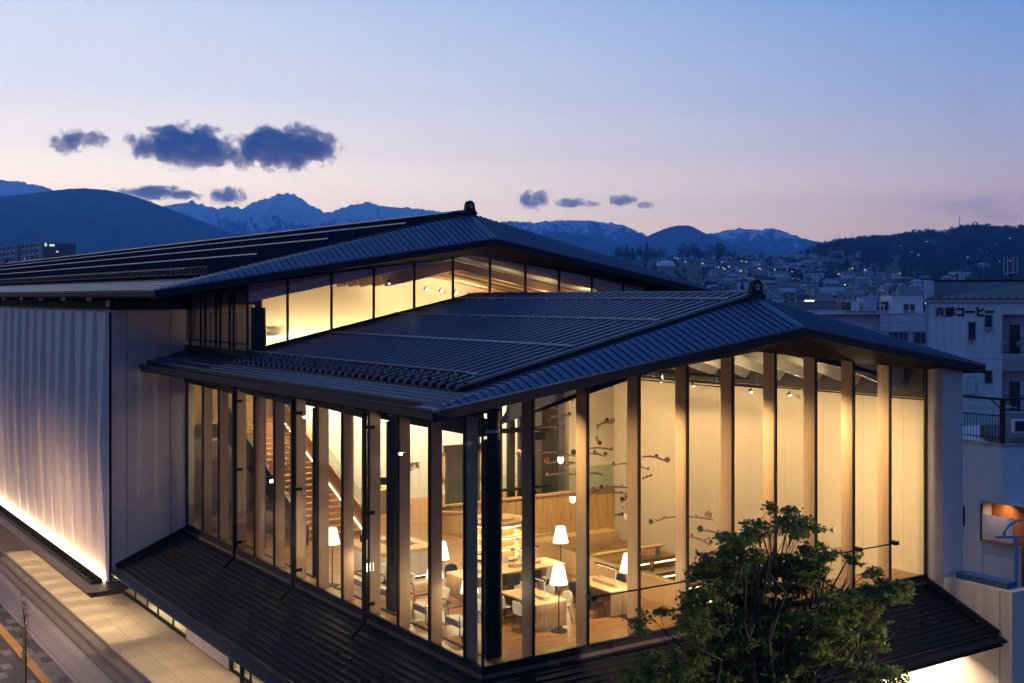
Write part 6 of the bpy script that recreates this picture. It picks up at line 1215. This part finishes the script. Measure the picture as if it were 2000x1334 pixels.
FT = [far_tree(s, k) for s, k in ((1, 0), (2, 1), (3, 2), (4, 0), (5, 1))]; TL = ['round dark leafy tree', 'thin brownish budding tree', 'slim dark conifer', 'broad dark leafy tree', 'sparse brownish tree']
def far_tree_at(px, d, k, sc, where, grp):
    c, tk = FT[k]; p = at(px, HY, d); p.z = ter_z(px, d)-1; o = inst('far_tree', tk.data, None, p, H2.uniform(0, 6), (sc, sc, sc*H2.uniform(.9, 1.15)), label=f'{TL[k]} {where if "between" not in where else "among houses "+place(px, ter_y(px, d))}'+(f', {"left" if px < 1290 else "middle" if px < 1430 else "right"} part' if 'skyline' in where else ''), category='tree', group=f'trees {grp}'); inst('crown', c.data, o)
for k in range(64):
    px = 1186+k*6.2+H2.uniform(-4, 4); d = 1085+H2.uniform(-30, 15); far_tree_at(px, d, H2.choice((0, 1, 1, 3, 4, 2)), H2.uniform(.55, 1.35)*(1.25 if 1190 < px < 1290 or 1330 < px < 1440 else .75), 'on the skyline ridge left of the wooded hill', 'on the skyline ridge')
for k in range(170):
    px, d = H2.uniform(1380, 1990), H2.uniform(400, 1100)
    if k > 110: px, d = H2.uniform(1180, 1420), H2.uniform(600, 1060)
    far_tree_at(px, d, H2.choice((0, 1, 2, 3, 4)), H2.uniform(.5, .95), 'between the hillside houses', 'between the hillside houses')
for px in (1519, 1527, 1552, 1562, 1566): far_tree_at(px, 300, 2, H2.uniform(.42, .55), 'just above the lower gable', 'just above the lower gable')
for c, tk in FT: pass
# ---- the wood on the hill: one mass of many crowns
fo = M(); r = random.Random(9)
def clump(q, s, n_):
    for k in range(n_):
        d = Vector((r.gauss(0, 1), r.gauss(0, 1), r.gauss(0, 1))).normalized()*(.5+.5*r.random()); c = q+Vector((d.x*s, d.y*s, d.z*s*.9)); e = Euler((r.uniform(0, 6), r.uniform(0, 6), 0)).to_matrix(); t_ = s*r.uniform(.22, .45); fo.add([c+e @ Vector(v)*t_ for v in ((1, 0, .2), (-.4, .8, -.2), (-.5, -.8, .1))], [(0, 1, 2)])
cnt = 0
while cnt < 3300:
    px = r.uniform(1545, 2200); d = 780+(1470-780)*r.random()**.65; hill = max(0, min(1, (px-1540)/80)); dr = 1100+350*hill
    if d > dr: continue
    y = ter_y(px, d); open_ = y > 500 and px < 1760 and noise.noise(Vector((px*.012, y*.03, 3))) > -.15 
    if open_ or (noise.noise(Vector((px*.02, y*.05, 8))) > .42 and y > 470): continue
    p = at(px, HY, d); p.z = ter_z(px, d)+r.uniform(1.5, 3.5); s = r.uniform(2.6, 4.8); clump(p, s, 22); cnt += 1
# upright bare twigs along the skyline
for k in range(420):
    px = r.uniform(1560, 2100); d = 1440*max(.0, 1)-r.uniform(0, 40); hill = max(0, min(1, (px-1540)/80)); d = min(d, 1100+350*hill); p = at(px, HY, d); p.z = ter_z(px, d)
    h = r.uniform(3, 7.5)
    for q in range(3): e = p+Vector((r.uniform(-1.6, 1.6), r.uniform(-1.6, 1.6), h*r.uniform(.7, 1))); fo.tube([p, e], [.22, .05], 3, cap=False)
    clump(p+Vector((0, 0, h*.62)), h*.36, 16)
me = bpy.data.meshes.new('forest'); me.from_pydata(fo.v, [], fo.f); me.materials.append(mFAR[1]); o = bpy.data.objects.new('forest', me); COL.objects.link(o); o['kind'] = 'stuff'
for c, tk in FT: bpy.data.objects.remove(c); bpy.data.objects.remove(tk)
# ================================================================== MOUNTAINS
def mountain_mat(name, rock, snow_z, snow):
    p = bpy.data.materials.new(name); p.use_nodes = True; t = p.node_tree; b = t.nodes['Principled BSDF']; b.inputs['Roughness'].default_value = .95
    if not snow: b.inputs['Base Color'].default_value = (*rock, 1); return p
    ge = t.nodes.new('ShaderNodeNewGeometry'); sp = t.nodes.new('ShaderNodeSeparateXYZ'); t.links.new(ge.outputs['Position'], sp.inputs[0])
    mp = t.nodes.new('ShaderNodeMapping'); mp.inputs['Scale'].default_value = (.016, .016, .0045); t.links.new(ge.outputs['Position'], mp.inputs[0])
    n = t.nodes.new('ShaderNodeTexNoise'); n.inputs['Scale'].default_value = 1; n.inputs['Detail'].default_value = 8; n.inputs['Roughness'].default_value = .7; t.links.new(mp.outputs[0], n.inputs[0])
    h = math_(t, 'DIVIDE', math_(t, 'SUBTRACT', sp.outputs[2], float(snow_z)), 190.0); v = math_(t, 'ADD', h, math_(t, 'MULTIPLY', math_(t, 'SUBTRACT', n.outputs[0], .5), 3.4))
    t.links.new(ramp(t, [(.42, rock), (.60, (.88, .90, .94))], v), b.inputs['Base Color']); return p
def ridge(name, P_, d, run, mt, rough=1.0, seed=0, step=2.5):
    x0, x1 = P_[0][0], P_[-1][0]; xs = [x0+step*k for k in range(int((x1-x0)/step)+1)]; T = [0, .02, .04, .065, .09, .12, .15, .19, .23, .28, .34, .4, .48, .56, .66, .76, .88, 1.0]; vs = []; m = M()
    for j, t in enumerate([-.25]+T):
        for x in xs:
            y = interp(P_, x); zr_ = 9+(HY-y)/F_PX*d; fade = min(1, max(0, (x-x0)/40+.0), max(0, (x1-x)/40)) if False else 1
            if t < 0: z = zr_*.5-20; dd = d*1.06
            else:
                # spurs and gullies: ridged noise that deepens down the slope
                rd = lambda f, k: 1-abs(noise.noise(Vector((x*f+seed+t*1.5, t*2.2*k, seed+k))))*2
                s = rd(.022, 1)-.62; s2 = rd(.06, 2)-.62; s3 = rd(.15, 3)-.62
                z = zr_*((1-t)**1.15)+rough*(s*150+s2*(85 if rough > .55 else 40)+s3*(36 if rough > .55 else 6))*min(1, t*4.5)*(1-t)*d/6000; z += rough*((15 if rough > .55 else 5)*noise.noise(Vector((x*.10, seed, t*8)))+(10 if rough > .55 else 3)*noise.noise(Vector((x*.27, seed, t*8))))*d/6000*(t < .9)
                z -= 30*t; dd = d*(1-run*t)+rough*160*(s)*min(1, t*4)*d/6000
            vs.append(CAM+FW*dd+RT*((x-1000)/F_PX*d*(1 if t < 0 else 1))+Vector((0, 0, z-9)))
    n = len(xs); m.add(vs, [(i*n+j, i*n+j+1, (i+1)*n+j+1, (i+1)*n+j) for i in range(len(T)) for j in range(n-1)]); return ob(name, m, mt, smooth=True, kind='structure')
rock = (.045, .05, .055); wooded = (.03, .036, .026)
ridge('snowy_mountain_range', [(-260, 350), (-150, 356), (-60, 346), (0, 351), (40, 355), (80, 363), (110, 373), (160, 392), (200, 378), (232, 377), (262, 383), (290, 392), (315, 404), (345, 398), (375, 393), (398, 401), (425, 407), (440, 405), (458, 402), (470, 408), (492, 397), (515, 389), (540, 381), (562, 376), (585, 385), (605, 399), (630, 413), (650, 414), (675, 403), (700, 398), (722, 394), (740, 402), (765, 404), (800, 406), (830, 410), (865, 413), (900, 424), (960, 436), (985, 433), (1010, 432), (1040, 435), (1080, 431), (1115, 430), (1150, 431), (1180, 434), (1220, 440), (1245, 452), (1270, 463), (1300, 470), (1340, 476)], 6300, .25, mountain_mat('snow_rock', rock, 275, True), .8, 3)
ridge('snowy_mountain_ridge', [(1330, 470), (1380, 458), (1410, 452), (1440, 446), (1470, 448), (1490, 449), (1510, 445), (1525, 450), (1545, 457), (1570, 466), (1600, 474), (1660, 486), (1760, 496), (1900, 500), (2200, 505), (2500, 510)], 5900, .22, mountain_mat('snow_rock_low', rock, 215, True), .6, 8)
ridge('cone_mountain', [(1195, 490), (1225, 478), (1255, 465), (1278, 455), (1300, 446), (1318, 441), (1340, 440), (1352, 442), (1370, 452), (1392, 462), (1420, 472), (1460, 482), (1520, 492), (1600, 500)], 4700, .22, mountain_mat('wooded_cone', wooded, 0, False), .5, 13)
ridge('foothills', [(960, 470), (1010, 466), (1060, 458), (1085, 452), (1110, 454), (1140, 462), (1180, 470), (1230, 480), (1300, 494), (1400, 505), (1500, 512)], 4300, .2, mountain_mat('wooded_foothill', wooded, 0, False), .4, 17)
ridge('wooded_mountain', [(-420, 410), (-200, 396), (-60, 388), (0, 383), (50, 379), (90, 374), (130, 369), (165, 367.5), (210, 371), (240, 377), (280, 390), (320, 404), (360, 419), (400, 435), (440, 450), (480, 463), (530, 478), (600, 498), (700, 520)], 3500, .3, mountain_mat('wooded_slope', wooded, 0, False), .45, 23)
ridge('near_mountain_shoulder', [(-300, 380), (-120, 383), (-20, 385), (30, 391), (90, 404), (160, 424), (230, 446), (300, 470), (400, 500), (520, 530)], 2900, .25, mountain_mat('wooded_shoulder', wooded, 0, False), .35, 29)
# ================================================================== CLOUDS beyond the haze
def cloud_mat(name, dens, edge, col=(.55, .58, .70)):
    p = bpy.data.materials.new(name); p.use_nodes = True; t = p.node_tree; t.nodes.clear(); o = t.nodes.new('ShaderNodeOutputMaterial'); v = t.nodes.new('ShaderNodeVolumePrincipled'); v.inputs['Color'].default_value = (*col, 1); v.inputs['Anisotropy'].default_value = .2
    co = t.nodes.new('ShaderNodeTexCoord'); ln = t.nodes.new('ShaderNodeVectorMath'); ln.operation = 'LENGTH'; t.links.new(co.outputs['Object'], ln.inputs[0])
    ge = t.nodes.new('ShaderNodeNewGeometry'); mp = t.nodes.new('ShaderNodeMapping'); mp.inputs['Scale'].default_value = (2.6, 1.6, 1.5); oi = t.nodes.new('ShaderNodeObjectInfo'); ad = t.nodes.new('ShaderNodeVectorMath'); ad.operation = 'ADD'; t.links.new(co.outputs['Object'], ad.inputs[0]); cmb = t.nodes.new('ShaderNodeCombineXYZ'); t.links.new(math_(t, 'MULTIPLY', oi.outputs['Random'], 50.0), cmb.inputs[0]); t.links.new(cmb.outputs[0], ad.inputs[1]); t.links.new(ad.outputs[0], mp.inputs[0])
    n = t.nodes.new('ShaderNodeTexNoise'); n.inputs['Scale'].default_value = 1; n.inputs['Detail'].default_value = 7; n.inputs['Roughness'].default_value = .68; t.links.new(mp.outputs[0], n.inputs[0])
    n2 = t.nodes.new('ShaderNodeTexNoise'); n2.inputs['Scale'].default_value = 3.1; n2.inputs['Detail'].default_value = 5; n2.inputs['Roughness'].default_value = .7; t.links.new(mp.outputs[0], n2.inputs[0])
    nn = math_(t, 'ADD', math_(t, 'MULTIPLY', math_(t, 'SUBTRACT', n.outputs[0], .5), 2.3), math_(t, 'MULTIPLY', math_(t, 'SUBTRACT', n2.outputs[0], .5), .9))
    e = math_(t, 'SUBTRACT', math_(t, 'ADD', nn, .34), math_(t, 'MULTIPLY', math_(t, 'POWER', ln.outputs['Value'], 2.0), .78)); e = math_(t, 'MULTIPLY', e, 7.0, True)
    t.links.new(math_(t, 'MULTIPLY', e, dens), v.inputs['Density']); t.links.new(v.outputs[0], o.inputs['Volume']); return p
mCL = cloud_mat('dusk_cloud', .024, 1.0); mCLF = cloud_mat('thin_dusk_cloud', .0035, 1.0)
bm = bmesh.new(); bmesh.ops.create_icosphere(bm, subdivisions=3, radius=1.0); CMs = []
for s in range(4):
    b2 = bm.copy()
    for v in b2.verts: v.co *= .90+.14*noise.noise(v.co*1.8+Vector((s*7, 0, 0)))
    me = bpy.data.meshes.new('cloud'); b2.to_mesh(me); b2.free(); CMs.append(me)
bm.free(); DC = 9600
CLD = [(372, 286, 118, 44, 0, 'broad dark cloud left of the middle, its left end ragged'), (478, 305, 40, 28, 0, 'dark cloud bridging the two broad ones'), (562, 290, 112, 48, 0, 'broad rounded dark cloud nearest the middle of the sky'), (300, 288, 42, 28, 0, 'ragged dark cloud tuft at the left end of the broad cloud'), (254, 272, 17, 14, 0, 'tiny dark cloud puff left of the broad cloud'), (135, 277, 44, 26, 0, 'wispy cloud furthest left'), (186, 272, 34, 17, 0, 'small dark cloud between the wisp and the broad cloud'), (343, 331, 22, 7, 1, 'thin cloud shred below the broad cloud'), (300, 376, 80, 14, 0, 'long low cloud lying over the wooded mountain'), (362, 382, 40, 9, 0, 'right end of the low cloud bank over the mountain saddle'), (442, 382, 44, 19, 0, 'dark cloud left of the snowy peak'), (1042, 389, 38, 21, 0, 'small ragged cloud right of the ridge ornament'), (1116, 396, 36, 11, 0, 'flat cloud shred in the middle of the small row'), (1158, 399, 18, 8, 0, 'tiny dark cloud in the small row'), (1215, 391, 34, 12, 0, 'wispy cloud in the small row over the cone mountain'), (1261, 401, 22, 8, 0, 'tiny cloud ending the small row'), (1880, 405, 110, 26, 2, 'faint grey streak cloud above the wooded hill'), (1800, 441, 40, 9, 2, 'faint streak touching the hilltop'), (1950, 425, 80, 16, 2, 'faint grey streak at the right edge'), (1895, 190, 60, 40, 2, 'barely visible haze cloud high on the right')]
mCLW = cloud_mat('veil_cloud', .0009, 1.0)
for i, (px, py, hw, hh, k, lab) in enumerate(CLD):
    p = at(px, py, DC+R2.uniform(-150, 250)); s = DC/F_PX; inst('cloud', CMs[i % 4], None, p, -TH, (hw*s*1.22, hw*s*.6, hh*s*1.3), label=lab, category='cloud').active_material
    CMs[i % 4].materials.clear() if False else None
for o in [o for o in S.objects if o.name.startswith('cloud')]:
    i = [c[5] for c in CLD].index(o['label']); mm = (mCL, mCLF, mCLW)[CLD[i][4]]
    if not o.data.materials: o.data.materials.append(mm)
    o.material_slots[0].link = 'OBJECT'; o.material_slots[0].material = mm
# ================================================================== HAZE
hz = bpy.data.materials.new('haze'); hz.use_nodes = True; t = hz.node_tree; t.nodes.clear(); o_ = t.nodes.new('ShaderNodeOutputMaterial'); v = t.nodes.new('ShaderNodeVolumePrincipled')
v.inputs['Color'].default_value = (.11, .40, 1.0, 1); v.inputs['Density'].default_value = HAZE; v.inputs['Anisotropy'].default_value = .5; t.links.new(v.outputs[0], o_.inputs['Volume'])
m = M(); m.hexa([local(-1000, -3800, -6.6), local(-1000, 3800, -6.6), local(7100, 3800, -6.6), local(7100, -3800, -6.6)], [local(-1000, -3800, 610), local(-1000, 3800, 610), local(7100, 3800, 610), local(7100, -3800, 610)]); ob('haze', m, hz, kind='stuff')
